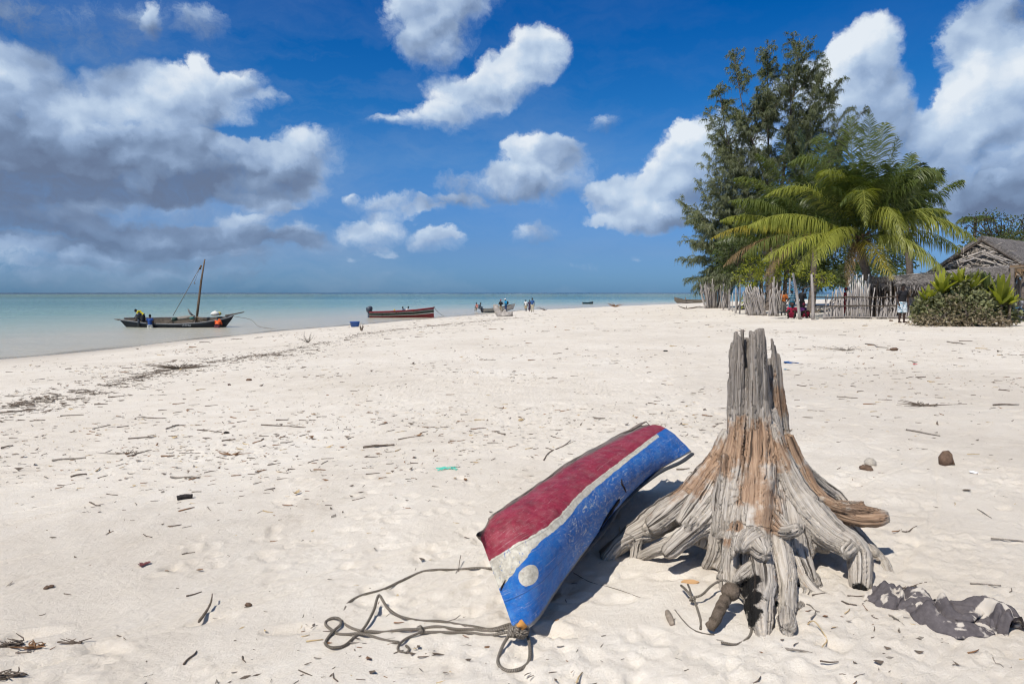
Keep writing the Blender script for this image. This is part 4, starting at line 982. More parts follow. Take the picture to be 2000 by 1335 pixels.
palm('coconut_palm', (1678, 470), 38.0, [P(1704, 600, Y=38.4)[0], 38.4, 1.35], 'large coconut palm with long arching green fronds in front of the tall dark tree', [
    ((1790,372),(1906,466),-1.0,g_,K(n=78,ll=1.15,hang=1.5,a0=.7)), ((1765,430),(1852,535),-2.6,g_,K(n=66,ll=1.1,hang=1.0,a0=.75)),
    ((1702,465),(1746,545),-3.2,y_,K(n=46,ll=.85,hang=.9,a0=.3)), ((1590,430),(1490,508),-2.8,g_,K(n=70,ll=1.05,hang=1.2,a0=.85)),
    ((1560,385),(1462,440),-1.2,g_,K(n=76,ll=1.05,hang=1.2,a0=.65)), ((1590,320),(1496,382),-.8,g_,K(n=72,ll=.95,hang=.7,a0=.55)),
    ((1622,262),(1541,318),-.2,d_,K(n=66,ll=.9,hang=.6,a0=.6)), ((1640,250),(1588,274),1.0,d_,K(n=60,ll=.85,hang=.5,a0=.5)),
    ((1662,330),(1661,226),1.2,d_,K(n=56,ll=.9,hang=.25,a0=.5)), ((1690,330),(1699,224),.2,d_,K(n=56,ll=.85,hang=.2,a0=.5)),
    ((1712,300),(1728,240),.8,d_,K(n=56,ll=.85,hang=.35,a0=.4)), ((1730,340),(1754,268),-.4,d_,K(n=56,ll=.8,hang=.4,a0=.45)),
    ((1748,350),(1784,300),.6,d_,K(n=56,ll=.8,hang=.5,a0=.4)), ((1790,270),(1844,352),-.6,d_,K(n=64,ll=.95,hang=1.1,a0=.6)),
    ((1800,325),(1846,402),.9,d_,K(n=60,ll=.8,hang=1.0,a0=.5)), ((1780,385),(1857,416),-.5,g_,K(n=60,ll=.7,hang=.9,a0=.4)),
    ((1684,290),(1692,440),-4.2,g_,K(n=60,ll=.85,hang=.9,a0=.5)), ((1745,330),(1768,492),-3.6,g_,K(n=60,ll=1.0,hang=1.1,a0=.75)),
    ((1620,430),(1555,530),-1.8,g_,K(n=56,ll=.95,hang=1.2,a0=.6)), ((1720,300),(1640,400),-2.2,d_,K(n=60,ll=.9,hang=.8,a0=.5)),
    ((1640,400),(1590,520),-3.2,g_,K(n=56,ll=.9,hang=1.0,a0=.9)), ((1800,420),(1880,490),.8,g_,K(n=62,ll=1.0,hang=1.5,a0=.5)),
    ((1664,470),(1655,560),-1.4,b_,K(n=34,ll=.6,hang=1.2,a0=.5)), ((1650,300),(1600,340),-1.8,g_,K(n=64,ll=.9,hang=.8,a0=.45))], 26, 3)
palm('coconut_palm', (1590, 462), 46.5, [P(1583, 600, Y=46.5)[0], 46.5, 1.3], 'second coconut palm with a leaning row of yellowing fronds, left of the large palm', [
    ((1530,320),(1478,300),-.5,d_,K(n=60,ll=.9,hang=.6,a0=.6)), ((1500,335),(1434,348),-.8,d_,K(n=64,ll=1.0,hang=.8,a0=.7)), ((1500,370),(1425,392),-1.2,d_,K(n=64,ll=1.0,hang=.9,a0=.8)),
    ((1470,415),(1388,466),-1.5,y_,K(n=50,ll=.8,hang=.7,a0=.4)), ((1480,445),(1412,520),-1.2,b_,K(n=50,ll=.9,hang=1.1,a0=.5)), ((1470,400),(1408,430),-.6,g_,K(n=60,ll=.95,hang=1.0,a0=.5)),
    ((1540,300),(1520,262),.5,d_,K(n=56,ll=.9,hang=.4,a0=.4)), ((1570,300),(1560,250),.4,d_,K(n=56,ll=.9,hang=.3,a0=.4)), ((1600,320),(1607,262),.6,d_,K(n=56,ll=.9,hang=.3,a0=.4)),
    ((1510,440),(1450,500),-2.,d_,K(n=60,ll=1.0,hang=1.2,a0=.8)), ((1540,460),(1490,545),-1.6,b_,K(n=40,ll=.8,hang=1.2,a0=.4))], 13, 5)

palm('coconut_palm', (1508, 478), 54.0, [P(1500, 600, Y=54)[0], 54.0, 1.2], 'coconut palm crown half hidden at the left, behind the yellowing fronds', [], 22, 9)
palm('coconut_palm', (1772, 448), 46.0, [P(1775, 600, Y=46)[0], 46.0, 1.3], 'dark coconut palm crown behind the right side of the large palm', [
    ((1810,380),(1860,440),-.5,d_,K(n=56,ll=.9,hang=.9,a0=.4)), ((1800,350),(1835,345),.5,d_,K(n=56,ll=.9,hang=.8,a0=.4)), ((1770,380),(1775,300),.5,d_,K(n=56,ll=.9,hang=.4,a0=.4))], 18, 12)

# ------------------------------------------------------------------ leafy masses
def leaves(mb, cen, rad, n, size, a0=.5, shell_=.55, up_=.2, asp=.45):
    for _ in range(n):
        v = np.array([rng.gauss(0, 1), rng.gauss(0, 1), rng.gauss(0, 1)]); v /= np.linalg.norm(v)
        rr = rng.uniform(shell_, 1.05); p = np.array(cen) + v * np.array(rad) * rr
        d = v * .6 + np.array([rng.gauss(0, .6), rng.gauss(0, .6), rng.gauss(up_, .5)]); d /= np.linalg.norm(d)
        s_ = np.cross(d, [rng.gauss(0, 1), rng.gauss(0, 1), rng.gauss(0, 1)]); s_ /= np.linalg.norm(s_) + 1e-6
        L = size * rng.uniform(.6, 1.3); w_ = L * asp
        mb.add([p, p + d * L * .5 + s_ * w_ * .5, p + d * L + [0, 0, -L * .15], p + d * L * .5 - s_ * w_ * .5], [(0, 1, 2, 3)], None, min(1, max(0, a0 + rng.uniform(-.4, .4))))
rng = random.Random(8)
def bushy(name, label, cat, blobs, mat, size, Y, n, stem=True, group=None, asp=.45):
    c0 = P(blobs[0][0], 600, Y=Y); gz_ = float(H(c0[0], Y)); o_ = empty(name, (c0[0], Y, gz_), label, cat, group)
    mb = MB(); sm = MB()
    for (px, py, rx, ry, dy) in blobs:
        c = P(px, py, Y=Y + dy); sc_ = (Y + dy) / F
        leaves(mb, c, (rx * sc_, rx * sc_ * .8, ry * sc_), int(n * rx * ry / 900), size, asp=asp)
        sm.tube(spline([[c0[0] + rng.uniform(-.1, .1), Y, gz_ - .1], (np.array([c0[0], Y, gz_]) + c) / 2 + [rng.uniform(-.2, .2), 0, 0], c], 4), [.05, .045, .04, .035, .03, .025, .02, .015, .01], 5)
        for _ in range(int(rx * ry / 120) + 2):
            v = np.array([rng.uniform(-1, 1) * rx * sc_, rng.uniform(-1, 1) * rx * sc_, rng.uniform(-.2, 1) * ry * sc_]) * .85
            sm.tube([c - [0, 0, ry * sc_ * .5], c + v * .6, c + v], [.014, .009, .004], 4)
    sm.build('branches', M_trunk, o_); mb.build('crown', mat, o_); return o_
M_yg = leafmat('yellow green leaves', (.15, .18, .02), (.42, .43, .06), .4)
M_dg = leafmat('dark green leaves', (.035, .055, .018), (.10, .13, .04), .3)
M_olive = leafmat('olive grey leaves', (.08, .085, .04), (.28, .29, .14), .2, .7)
M_dry = leafmat('dry straw leaves', (.16, .12, .08), (.38, .31, .22), .15, .8)
bushy('leafy_shrub', 'yellow green leafy shrub overhanging the sticks behind the beach fence', 'shrub', [(1460,540,30,22,0),(1500,530,30,24,.5),(1540,525,30,18,0),(1475,515,26,18,1),(1580,530,26,18,1),(1610,545,22,16,0)], M_yg, .17, 46, 620)
bushy('leafy_shrub', 'low bright yellow bush seen between the fence poles', 'shrub', [(1457,588,10,12,0),(1468,592,8,8,0)], M_yg, .2, 52, 700)
bushy('background_tree', 'dark spreading tree in the shade behind the palms', 'tree', [(1440,500,50,40,0),(1500,480,60,50,1),(1560,500,60,45,2),(1630,480,60,60,2),(1700,500,60,45,3),(1750,500,40,40,3),(1690,540,80,26,0),(1600,545,60,20,1)], M_dg, .30, 58, 620)
# tree with long hanging pods behind the hut
M_pod = simple('dark seed pods', (.035, .022, .016), .7); ptree = empty('pod_tree', (P(1950, 600, Y=56)[0], 56, 1.4), 'bare branched tree with hanging dark pods behind the thatched hut', 'tree')
sm = MB(); lf = MB(); c0 = np.array([P(1960, 600, Y=56)[0], 56, 1.3])
sm.tube(spline([c0, P(1955,520,Y=56), P(1950,470,Y=56)], 4), [.2,.19,.18,.17,.16,.14,.12,.1,.08], 7)
for (x, y) in [(1893,440),(1905,425),(1925,428),(1938,418),(1955,425),(1962,440),(1980,430),(1992,445),(1998,430),(2010,440),(1915,450),(1940,445),(1975,455),(2000,465),(2030,450),(1900,460),(2050,430)]:
    tp = P(x, y, Y=56 + rng.uniform(-1.5, 1.5)); b0 = P(1950, 480 + rng.uniform(-10, 20), Y=56)
    pth = spline([b0, (b0 + tp) / 2 + [rng.uniform(-.3, .3), 0, rng.uniform(-.2, .3)], tp, tp + [rng.uniform(-.4, .4), 0, -.15]], 4); sm.tube(pth, list(np.linspace(.07, .015, len(pth))), 5)
    leaves(lf, tp, (.8, .8, .4), 60, .22); leaves(lf, (tp + b0) / 2, (.8, .8, .5), 60, .22)
    for _ in range(4):
        q = tp + [rng.uniform(-.5, .5), rng.uniform(-.3, .3), rng.uniform(-.1, .1)]; sg = rng.choice((-1, 1)); pd = MB(); pd.tube(spline([q, q + [.18 * sg, 0, .03], q + [.32 * sg, 0, -.25], q + [.30 * sg, 0, -.6]], 3), .022, 5); pd.build('pod', M_pod, ptree)
sm.build('trunk', M_thatchd, ptree); lf.build('crown', M_dg, ptree)
bushy('background_tree', 'low green tree canopy at the right edge behind the hut roof', 'tree', [(1930,478,50,16,0),(1990,470,40,20,0),(2050,465,50,26,0)], M_dg, .25, 50, 420)
pt = P(1905, 432, Y=70); 
o_ = empty('small_palm', (pt[0], 70, 1.4), 'distant small palm top showing above the tree behind the hut', 'palm tree'); mb = MB(); mb.tube([np.array([pt[0], 70, 1.3]), pt], [.2, .15], 8); mb.build('trunk', M_trunk, o_)
mb = MB()
for k in range(14):
    az = k * .9; d = np.array([math.cos(az), math.sin(az), 0]); frond(mb, pt, pt + d * .9 + [0, 0, .9], pt + d * 1.7 + [0, 0, -.1], n=22, ll=.6, wd=.03, a0=.3)
mb.build('crown', M_palmd, o_)

M_straw = leafmat('withered leaves', (.06, .055, .03), (.30, .25, .15), .2, .8)
# beach bush in front of the hut: drying creeper with strap-leaved lilies
rng = random.Random(31)
YB = 28.0
bushy('beach_bush', 'large drying olive and brown creeper bush right of the man in floral shorts', 'bush', [(1868,572,34,34,0),(1825,600,40,26,-.3),(1890,600,52,32,-.4),(1845,588,36,30,.3),(1925,585,36,36,.3),(1950,605,26,26,0),(1800,615,18,14,-.3),(1905,556,22,24,.5),(1850,550,14,14,.2),(1975,618,16,14,0)], M_olive, .19, YB, 820, asp=.5)
bushy('dry_creeper', 'withered straw brown creeper tangled over the front of the beach bush', 'creeper', [(1835,618,40,14,-.9),(1890,610,30,18,-1.0),(1925,618,30,14,-.8),(1862,590,20,16,-.7),(1800,622,18,8,-.6)], M_straw, .15, YB - .3, 300, asp=.4)
mb = MB(); c0 = P(1870, 615, Y=YB - .3)
for (x, y, rx, ry, n) in [(1850,628,60,9,300),(1900,628,60,9,300),(1810,632,40,5,120),(1940,630,40,9,200)]:
    c = P(x, y, Y=YB - .8); leaves(mb, c, (rx * .021, .7, ry * .021), n, .15, asp=.5)
tag(mb.build('dead_leaves', M_dry), 'dead straw coloured leaves heaped under the beach bush', kind='stuff')
def lily(px, py, n, h, label, Yl=YB - .3, mat=M_yg):
    c = P(px, py, Y=Yl); o_ = empty('lily_plant', (c[0], Yl, float(H(c[0], Yl))), label, 'plant'); mb = MB()
    for k in range(n):
        az = rng.uniform(0, 6.28); el = R(rng.uniform(38, 86)); L = h * rng.uniform(.65, 1.1); d = np.array([math.cos(az) * math.cos(el), math.sin(az) * math.cos(el), math.sin(el)])
        sd3 = np.cross(d, [0, 0, 1]); sd3 /= np.linalg.norm(sd3) + 1e-6; prev = None; vs = []
        for i in range(6):
            f = i / 5; q = c + d * L * f + np.array([0, 0, -.35 * L * f * f * math.cos(el)]); w_ = .095 * math.sin(math.pi * (.12 + .86 * f)) ** .7
            vs += [q - sd3 * w_ + [0, 0, .012], q, q + sd3 * w_ + [0, 0, .012]]
        fs = []
        for i in range(5): fs += [(i*3, i*3+1, i*3+4, i*3+3), (i*3+1, i*3+2, i*3+5, i*3+4)]
        mb.add(vs, fs, None, rng.random())
    mb.build('leaves', mat, o_)
    mb = MB(); mb.tube([np.array([c[0], Yl, float(H(c[0], Yl)) - .1]), c + [0, 0, .15]], [.07, .05], 7, jag=.2); mb.build('stem', M_dry, o_)
lily(1838, 575, 24, 1.05, 'yellow green strap leaved plant at the left of the beach bush')
lily(1876, 556, 16, .8, 'yellow green leaves poking out of the top of the beach bush')
lily(1812, 592, 16, .8, 'small yellow green strap leaved plant at the left edge of the beach bush')
lily(1900, 566, 18, .9, 'yellow green strap leaves rising from the centre of the beach bush')
lily(1925, 572, 20, .95, 'green strap leaved plant in the middle right of the beach bush', YB, M_dg)
lily(1955, 596, 30, 1.35, 'tall yellow green strap leaved plant at the right end of the beach bush', YB - .8)
lily(1972, 596, 12, .7, 'small yellowing strap leaved plant beside the motorbike', YB - .5)

# ------------------------------------------------------------------ fences
def stick(mb, b, t_, r, bend=.06):
    b = np.array(b); t_ = np.array(t_); m = (b + t_) / 2 + np.array([rng.uniform(-1, 1) * bend, rng.uniform(-1, 1) * bend, 0])
    mb.tube(spline([b, m, t_], 3), [r, r, r * .95, r * .9, r * .85, r * .75, r * .6], 6, a=rng.random(), jag=.1)
f1 = empty('brush_fence', G(1398, 597), 'tall clump of bleached upright branches at the seaward end of the fence', 'fence'); n_ = 0
Yf = 66.0; gz_ = float(H(P(1398, 597, Y=Yf)[0], Yf))
for k in range(92):
    x = rng.uniform(1377, 1421); Yk = Yf + rng.uniform(-.9, .9); b = P(x, 597, Y=Yk); b[2] = float(H(b[0], b[1])) - .1
    tx = x + (x - 1397) * rng.uniform(.15, .65); t_ = P(tx, rng.uniform(541, 562), Y=Yk + rng.uniform(-.5, .5))
    mb = MB(); stick(mb, b, t_, rng.uniform(.035, .06), .15)
    if rng.random() < .5:
        q = b * .4 + t_ * .6; stick(mb, q, q + [rng.uniform(-.5, .5), 0, rng.uniform(.4, .9)], .02, .03)
    mb.build('stick', M_stake, f1)
def post(px, yt, yb, Yp, r, label, lean=0., grp=None, mat=None, pxt=None):
    b = P(px, yb, Y=Yp); b[2] = min(b[2], float(H(b[0], Yp))); b[2] = float(H(b[0], Yp)) - .1; t_ = P(pxt if pxt else px + lean, yt, Y=Yp); mb = MB(); stick(mb, b, t_, r, .04)
    return tag(mb.build('fence_post', mat or M_stake), label, 'post', grp)
for a in [(1413,556,597,60,.06,'short bleached post just right of the tall brush fence'),(1424,565,599,56,.06,'grey post standing second right of the brush fence'),(1431,572,600,54,.045,'thin short post between two grey posts by the brush fence'),(1437,562,603,50,.07,'rough grey post left of the tallest straight pole'),
          (1445,537,604,48,.05,'tall thin straight brown pole left of the stick fence'),(1457,556,606,46,.06,'crooked bleached post right of the tall thin pole'),(1512,540,608,43,.055,'upright pale pole rising from the leaning sticks'),
          (1426,575,598,62,.04,'slim pole standing further back by the brush fence')]: post(*a)
post(1563, 533, 615, 36.5, .085, 'thick pale pole leaning left beside the seated people', pxt=1549)
post(1588, 535, 618, 35.5, .085, 'thick upright pale post at the left end of the railed stick fence', pxt=1585)
post(1539, 543, 604, 42, .06, 'bleached post behind the leaning pale pole', pxt=1543)
post(1740, 545, 612, 36.6, .06, 'pale forked post propping the low thatched roof')
f2 = empty('stick_fence', G(1495, 609), 'leaning bundle of curved bleached sticks in the middle of the fence line', 'fence')
for k in range(70):
    x = rng.uniform(1462, 1522); Yk = 44.5 - (x - 1462) * .04 + rng.uniform(-.3, .3); b = P(x, 606, Y=Yk); b[2] = float(H(b[0], Yk)) - .08
    hgt2 = np.interp(x, [1462, 1480, 1500, 1510, 1522], [572, 560, 575, 556, 572]) + rng.uniform(-8, 10)
    t_ = P(x + rng.uniform(-14, 6) + (6 if x > 1500 else -4), hgt2, Y=Yk + rng.uniform(-.3, .3)); mb = MB(); stick(mb, b, t_, rng.uniform(.028, .055), .14); mb.build('stick', M_stake, f2)
f3 = empty('railed_stick_fence', G(1695, 617), 'long fence of bleached sticks tied to three rails in front of the hut', 'fence')
def fY(x): return 36.0 - (x - 1608) * .006
for k in range(94):
    x = 1608 + (k + rng.uniform(-.3, .3)) * 178 / 93; Yk = fY(x) + rng.uniform(-.05, .05); b = P(x, 617, Y=Yk); b[2] = float(H(b[0], Yk)) - .08
    yt = np.interp(x, [1608, 1622, 1640, 1652, 1665, 1690, 1705, 1715, 1740, 1785], [580, 574, 560, 572, 554, 556, 566, 585, 578, 582]) + rng.uniform(-9, 11)
    if 1703 < x < 1712: continue
    lean = (x - 1685) * -.09 if x < 1700 else 5
    t_ = P(x + lean + rng.gauss(0, 3.2), yt, Y=Yk + rng.uniform(-.1, .1)); mb = MB(); stick(mb, b, t_, rng.uniform(.022, .043), .07); mb.build('stake', M_stake, f3)
for (yl, yr) in ((581, 579), (598, 597), (616, 615)):
    mb = MB(); pts = [P(x, yl + (yr - yl) * (x - 1588) / 200 + rng.uniform(-1, 1), Y=fY(x) - .10) for x in np.linspace(1588 if yl < 600 else 1606, 1788, 9)]
    pts = [p if yl < 600 else np.array([p[0], p[1], float(H(p[0], p[1])) + .10]) for p in pts]
    mb.tube(spline(pts, 4), .032, 6, jag=.15); mb.build('rail', M_thatchd if yl < 600 else M_stake, f3)
f4 = empty('white_plank_screen', (P(1680, 600, Y=39)[0], 39, 1.3), 'pale upright planks standing behind the fence next to the palm trunk', 'screen')
for k in range(13):
    x = 1659 + k * 3.2 + rng.uniform(-1, 1); b = P(x, 600, Y=37.5); b[2] = 1.2; t_ = P(x + rng.uniform(-3, 3), rng.uniform(530, 552), Y=37.5); mb = MB(); mb.tube([b, t_], .045, 4, flat=.3); mb.build('plank', simple('chalky planks', (.55, .53, .50), .9) if k == 0 else bpy.data.materials['chalky planks'], f4)
mb = MB()
for k in range(80):
    c = G(rng.uniform(1574, 1608), rng.uniform(606, 612)); d = np.array([rng.uniform(-1, 1), rng.uniform(-1, 1), rng.uniform(.0, .6)]); mb.tube([c, c + d * .4 + [0, 0, .1]], .012, 4, a=rng.random())
tag(mb.build('straw_heap', M_dry), 'small heap of orange brown straw at the foot of the upright post', 'straw heap')

# ------------------------------------------------------------------ thatched hut
rng = random.Random(44)
hut = empty('thatched_hut', (26, 38, 1.35), 'grey thatched hut with an open gable and a low lean-to roof behind the bush', 'hut')
A = np.array([25.97, 38., 5.74]); rd = np.array([.78, .625, 0]); gd = np.array([.625, -.78, 0])
def thatch(quad, name, par, n=700, ln=.5, thk=.16, mat=None, sub=14, fringe=True):
    a, b, c, d = [np.array(q, float) for q in quad]      # a-b top edge, d-c eave
    nrm_ = np.cross(b - a, d - a); nrm_ /= np.linalg.norm(nrm_); nrm_ = nrm_ if nrm_[2] > 0 else -nrm_
    mb = MB(); G1 = []
    for i in range(sub + 1):
        row = []
        for j in range(sub + 1):
            u, v = i / sub, j / sub; p = (a * (1 - u) + b * u) * (1 - v) + (d * (1 - u) + c * u) * v
            row.append(p + nrm_ * (.10 * float(fbm(u * 6 + a[0], v * 5, 3))))
        G1.append(row)
    G1 = np.array(G1); mb.grid(G1); mb.grid(G1 - nrm_ * thk, flip=True)
    for E in (G1[:, -1], G1[:, 0], G1[0], G1[-1]): mb.grid([E, E - nrm_ * thk])
    dn = ((d + c) - (a + b)); dn /= np.linalg.norm(dn); al_ = (b - a) / np.linalg.norm(b - a)
    for _ in range(n):
        u, v = rng.random(), rng.random() ** .8; p = (a * (1 - u) + b * u) * (1 - v) + (d * (1 - u) + c * u) * v + nrm_ * rng.uniform(.02, .10)
        w_ = dn + al_ * rng.gauss(0, .35) + nrm_ * rng.uniform(-.02, .16); e = p + w_ * ln * rng.uniform(.4, 1.1); s_ = al_ * rng.uniform(.008, .022)
        mb.add([p - s_, p + s_, e + s_ * .5, e - s_ * .5], [(0, 1, 2, 3)], None, rng.random())
    if fringe:
        W = np.linalg.norm(c - d)
        for _ in range(int(W * 60)):
            u = rng.random(); p = d * (1 - u) + c * u - nrm_ * rng.uniform(0, thk); e = p + dn * rng.uniform(.05, .3) + [0, 0, -rng.uniform(.05, .35)] + al_ * rng.gauss(0, .05); s_ = al_ * rng.uniform(.008, .02)
            mb.add([p - s_, p + s_, e + s_ * .3, e - s_ * .3], [(0, 1, 2, 3)], None, rng.random())
    return mb.build(name, mat or M_thatch, par)
B_ = A + rd * 9; eR = A + gd * 3.1 + [0, 0, -2.35]; eL = A - gd * 3.4 + [0, 0, -2.45]
thatch((A - rd * .12, B_, B_ + gd * 3.1 + [0, 0, -2.35], eR - rd * .12), 'main_roof', hut, 1500)
thatch((B_, A - rd * .12, eL - rd * .12, B_ - gd * 3.4 + [0, 0, -2.45]), 'rear_roof_slope', hut, 500)
mb = MB()       # woven gable infill, set back
ga = A + rd * .05 + [0, 0, -.30]; gl_ = eL + rd * .05 + [0, 0, .1] + gd * .5; gr_ = eR + rd * .05 - gd * .3
mb.add([ga, gl_, gr_, ga + rd * .06, gl_ + rd * .06, gr_ + rd * .06], [(0, 1, 2), (5, 4, 3), (0, 3, 4, 1), (1, 4, 5, 2), (2, 5, 3, 0)])
for _ in range(260):
    f, g2_ = rng.random(), rng.random()
    if f + g2_ > 1: f, g2_ = 1 - f, 1 - g2_
    p = ga + (gl_ - ga) * f + (gr_ - ga) * g2_ - rd * rng.uniform(.03, .2); d = (gd * rng.uniform(-1, 1) + np.array([0, 0, rng.uniform(-.6, .6)])); mb.tube([p, p + d * rng.uniform(.3, .9)], rng.uniform(.012, .03), 4, a=rng.random())
mb.build('gable_infill', streak('pale gable straw', (.34, .30, .26), .6, (14, 14, 14)), hut)
for f0, f1_, z0, z1 in [(-2.6, .2, -1.9, -.8), (-2.2, .6, -1.7, -.9), (-.1, 2.2, -.85, -1.75), (.1, 1.9, -1.0, -1.8), (-.4, 2.0, -1.2, -2.0), (-2.7, -.2, -2.0, -1.2)]:
    mb = MB(); mb.tube([A + gd * f0 + [0, 0, z0] - rd * .05, A + gd * f1_ + [0, 0, z1] - rd * .05], .05, 6, a=.8, jag=.1); mb.build('gable_pole', M_stake, hut)
for sgn, en in ((1, eR), (-1, eL)):
    mb = MB(); mb.tube([A - rd * .08 + [0, 0, -.26], en - rd * .08 + [0, 0, -.22]], .06, 6); mb.build('rafter', M_thatchd, hut)
# front lean-to
lt = [P(1738, 541, Y=36.6), P(1985, 517, Y=35.4), P(1985, 551, Y=33.2), P(1752, 556, Y=34.6)]
thatch(lt, 'lean_to_roof', hut, 2200, .5)
mb = MB(); mb.tube([P(1742, 540, Y=36.5), P(1860, 529, Y=36), P(1990, 518, Y=35.3)], .05, 6); mb.build('ridge_pole', M_stake, hut)
thatch([P(1698, 540, Y=38.2), P(1745, 541, Y=37.6), P(1742, 551, Y=36.8), P(1700, 550, Y=37.4)], 'low_side_roof', hut, 250, .3)
for (x, yt, Yp) in [(1757,556,35.),(1790,556,34.8),(1808,558,35),(1826,556,34.8),(1862,556,35),(1910,556,34.5),(1712,552,37),(1728,552,37),(1945,552,35)]:
    b = P(x, 600, Y=Yp); b[2] = 1.2; mb = MB(); stick(mb, b, P(x + rng.uniform(-3, 3), yt - 8, Y=Yp), .055, .03); mb.build('post', M_thatchd, hut)
mb = MB(); mb.tube([P(1790, 575, Y=34.9), P(1808, 556, Y=34.9)], .045, 6); mb.tube([P(1790, 560, Y=34.7), P(1800, 590, Y=34.7)], .035, 6); mb.build('brace', M_stake, hut)
mb = MB()
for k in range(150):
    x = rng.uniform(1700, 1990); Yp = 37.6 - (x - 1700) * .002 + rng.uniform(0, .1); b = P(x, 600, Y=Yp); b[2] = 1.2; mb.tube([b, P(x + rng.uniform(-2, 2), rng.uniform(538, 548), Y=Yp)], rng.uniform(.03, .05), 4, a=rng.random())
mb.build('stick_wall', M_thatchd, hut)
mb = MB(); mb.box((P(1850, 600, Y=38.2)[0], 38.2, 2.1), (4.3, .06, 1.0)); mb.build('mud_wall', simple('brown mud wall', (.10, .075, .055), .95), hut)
# open shed at the right edge
shed = empty('open_shed', (P(1990, 600, Y=31.5)[0], 31.5, 1.35), 'open sided shed with a brown roof underside at the right edge, sheltering a motorbike', 'shed')
thatch([P(1972, 517, Y=34.5), [30.5, 34.5, 3.98], [29.5, 29.8, 3.75], P(1974, 526, Y=31.5)], 'roof', shed, 300, .3, .08, streak('brown reed roof', (.24, .16, .09), .5, (14, 14, 14)))
for (x, yb, Yp, r) in [(1977,620,30.8,.085),(1998,620,31.5,.07)]:
    b = P(x, yb, Y=Yp); b[2] = 1.2; mb = MB(); mb.tube([b, P(x, 522, Y=Yp)], r, 8, jag=.08); mb.build('post', M_trunk, shed)
mb = MB(); mb.tube([P(1972,524,Y=31), P(2020,520,Y=31)], .05, 6); mb.tube([P(1982,528,Y=31), P(2010,550,Y=32)], .03, 6); mb.build('beam', M_dry, shed)
mb = MB()
for k in range(40):
    x = rng.uniform(1950, 2040); b = P(x, 600, Y=33.5); b[2] = 1.2; mb.tube([b, P(x + rng.uniform(-2, 2), rng.uniform(540, 550), Y=33.5)], rng.uniform(.03, .05), 4, a=rng.random())
mb.build('stick_wall', M_stake, shed)
# motorbike
M_black = simple('black rubber', (.012, .012, .013), .6, .2, 10, .1); M_steel = simple('grey steel', (.22, .22, .23), .35, .2, 10, .05, .5); M_bluep = simple('blue paint', (.02, .13, .30), .3, .15, 8, .05, .5)
mc = np.array([P(1988, 610, Y=30.6)[0], 30.6, 0.]); mc[2] = float(H(mc[0], mc[1])); bike = empty('motorbike', mc, 'black and blue motorbike parked under the shed at the right edge', 'motorbike')
def ring(mb, c, R_, r, n=22): mb.tube([c + np.array([math.cos(a) * R_, 0, math.sin(a) * R_]) for a in np.linspace(0, 2 * math.pi, n)], r, 8, cap=False, up=[0, 1, 0])
for dx in (0., 1.25):
    c = mc + [dx, 0, .31]; mb = MB(); ring(mb, c, .27, .045); wh = mb.build('wheel', M_black, bike)
    mb = MB(); ring(mb, c, .21, .012)
    for k in range(12): mb.tube([c, c + [.21 * math.cos(k * .52), 0, .21 * math.sin(k * .52)]], .004, 4)
    mb.tube([c + [0, -.07, 0], c + [0, .07, 0]], .035, 8); mb.build('rim', M_steel, wh)
mb = MB(); mb.tube([mc + [0, 0, .31], mc + [.22, 0, .85], mc + [.30, 0, 1.0]], .025, 8); mb.build('fork', M_steel, bike)
mb = MB(); mb.tube([mc + [.25, 0, .80], mc + [.55, 0, .40], mc + [.9, 0, .35], mc + [1.25, 0, .31]], .03, 8); mb.tube([mc + [.25, 0, .8], mc + [.9, 0, .70], mc + [1.35, 0, .78]], .025, 8); mb.box(mc + [.62, 0, .42], (.16, .11, .15)); mb.build('frame', M_steel, bike)
mb = MB(); mb.tube(spline([mc + [.28, 0, .82], mc + [.45, 0, .90], mc + [.68, 0, .80]], 4), [.05,.09,.11,.12,.12,.11,.10,.08,.05], 10); mb.build('tank', M_bluep, bike)
mb = MB(); mb.tube(spline([mc + [.66, 0, .80], mc + [.95, 0, .80], mc + [1.3, 0, .86]], 4), [.05,.08,.09,.09,.09,.09,.08,.07,.04], 10, flat=.6); mb.build('saddle', M_black, bike)
mb = MB(); mb.tube([mc + [.33, -.33, 1.02], mc + [.30, 0, 1.0], mc + [.33, .33, 1.02]], .016, 6); mb.build('handlebar', M_black, bike)
mb = MB(); mb.tube([mc + [.20, 0, .88], mc + [.12, 0, .86]], [.08, .09], 12); mb.build('headlight', M_steel, bike)
mb = MB(); mb.tube(spline([mc + [-.25, 0, .50], mc + [0, 0, .66], mc + [.22, 0, .52]], 4), .07, 8, flat=.25); mb.build('mudguard', M_bluep, bike)

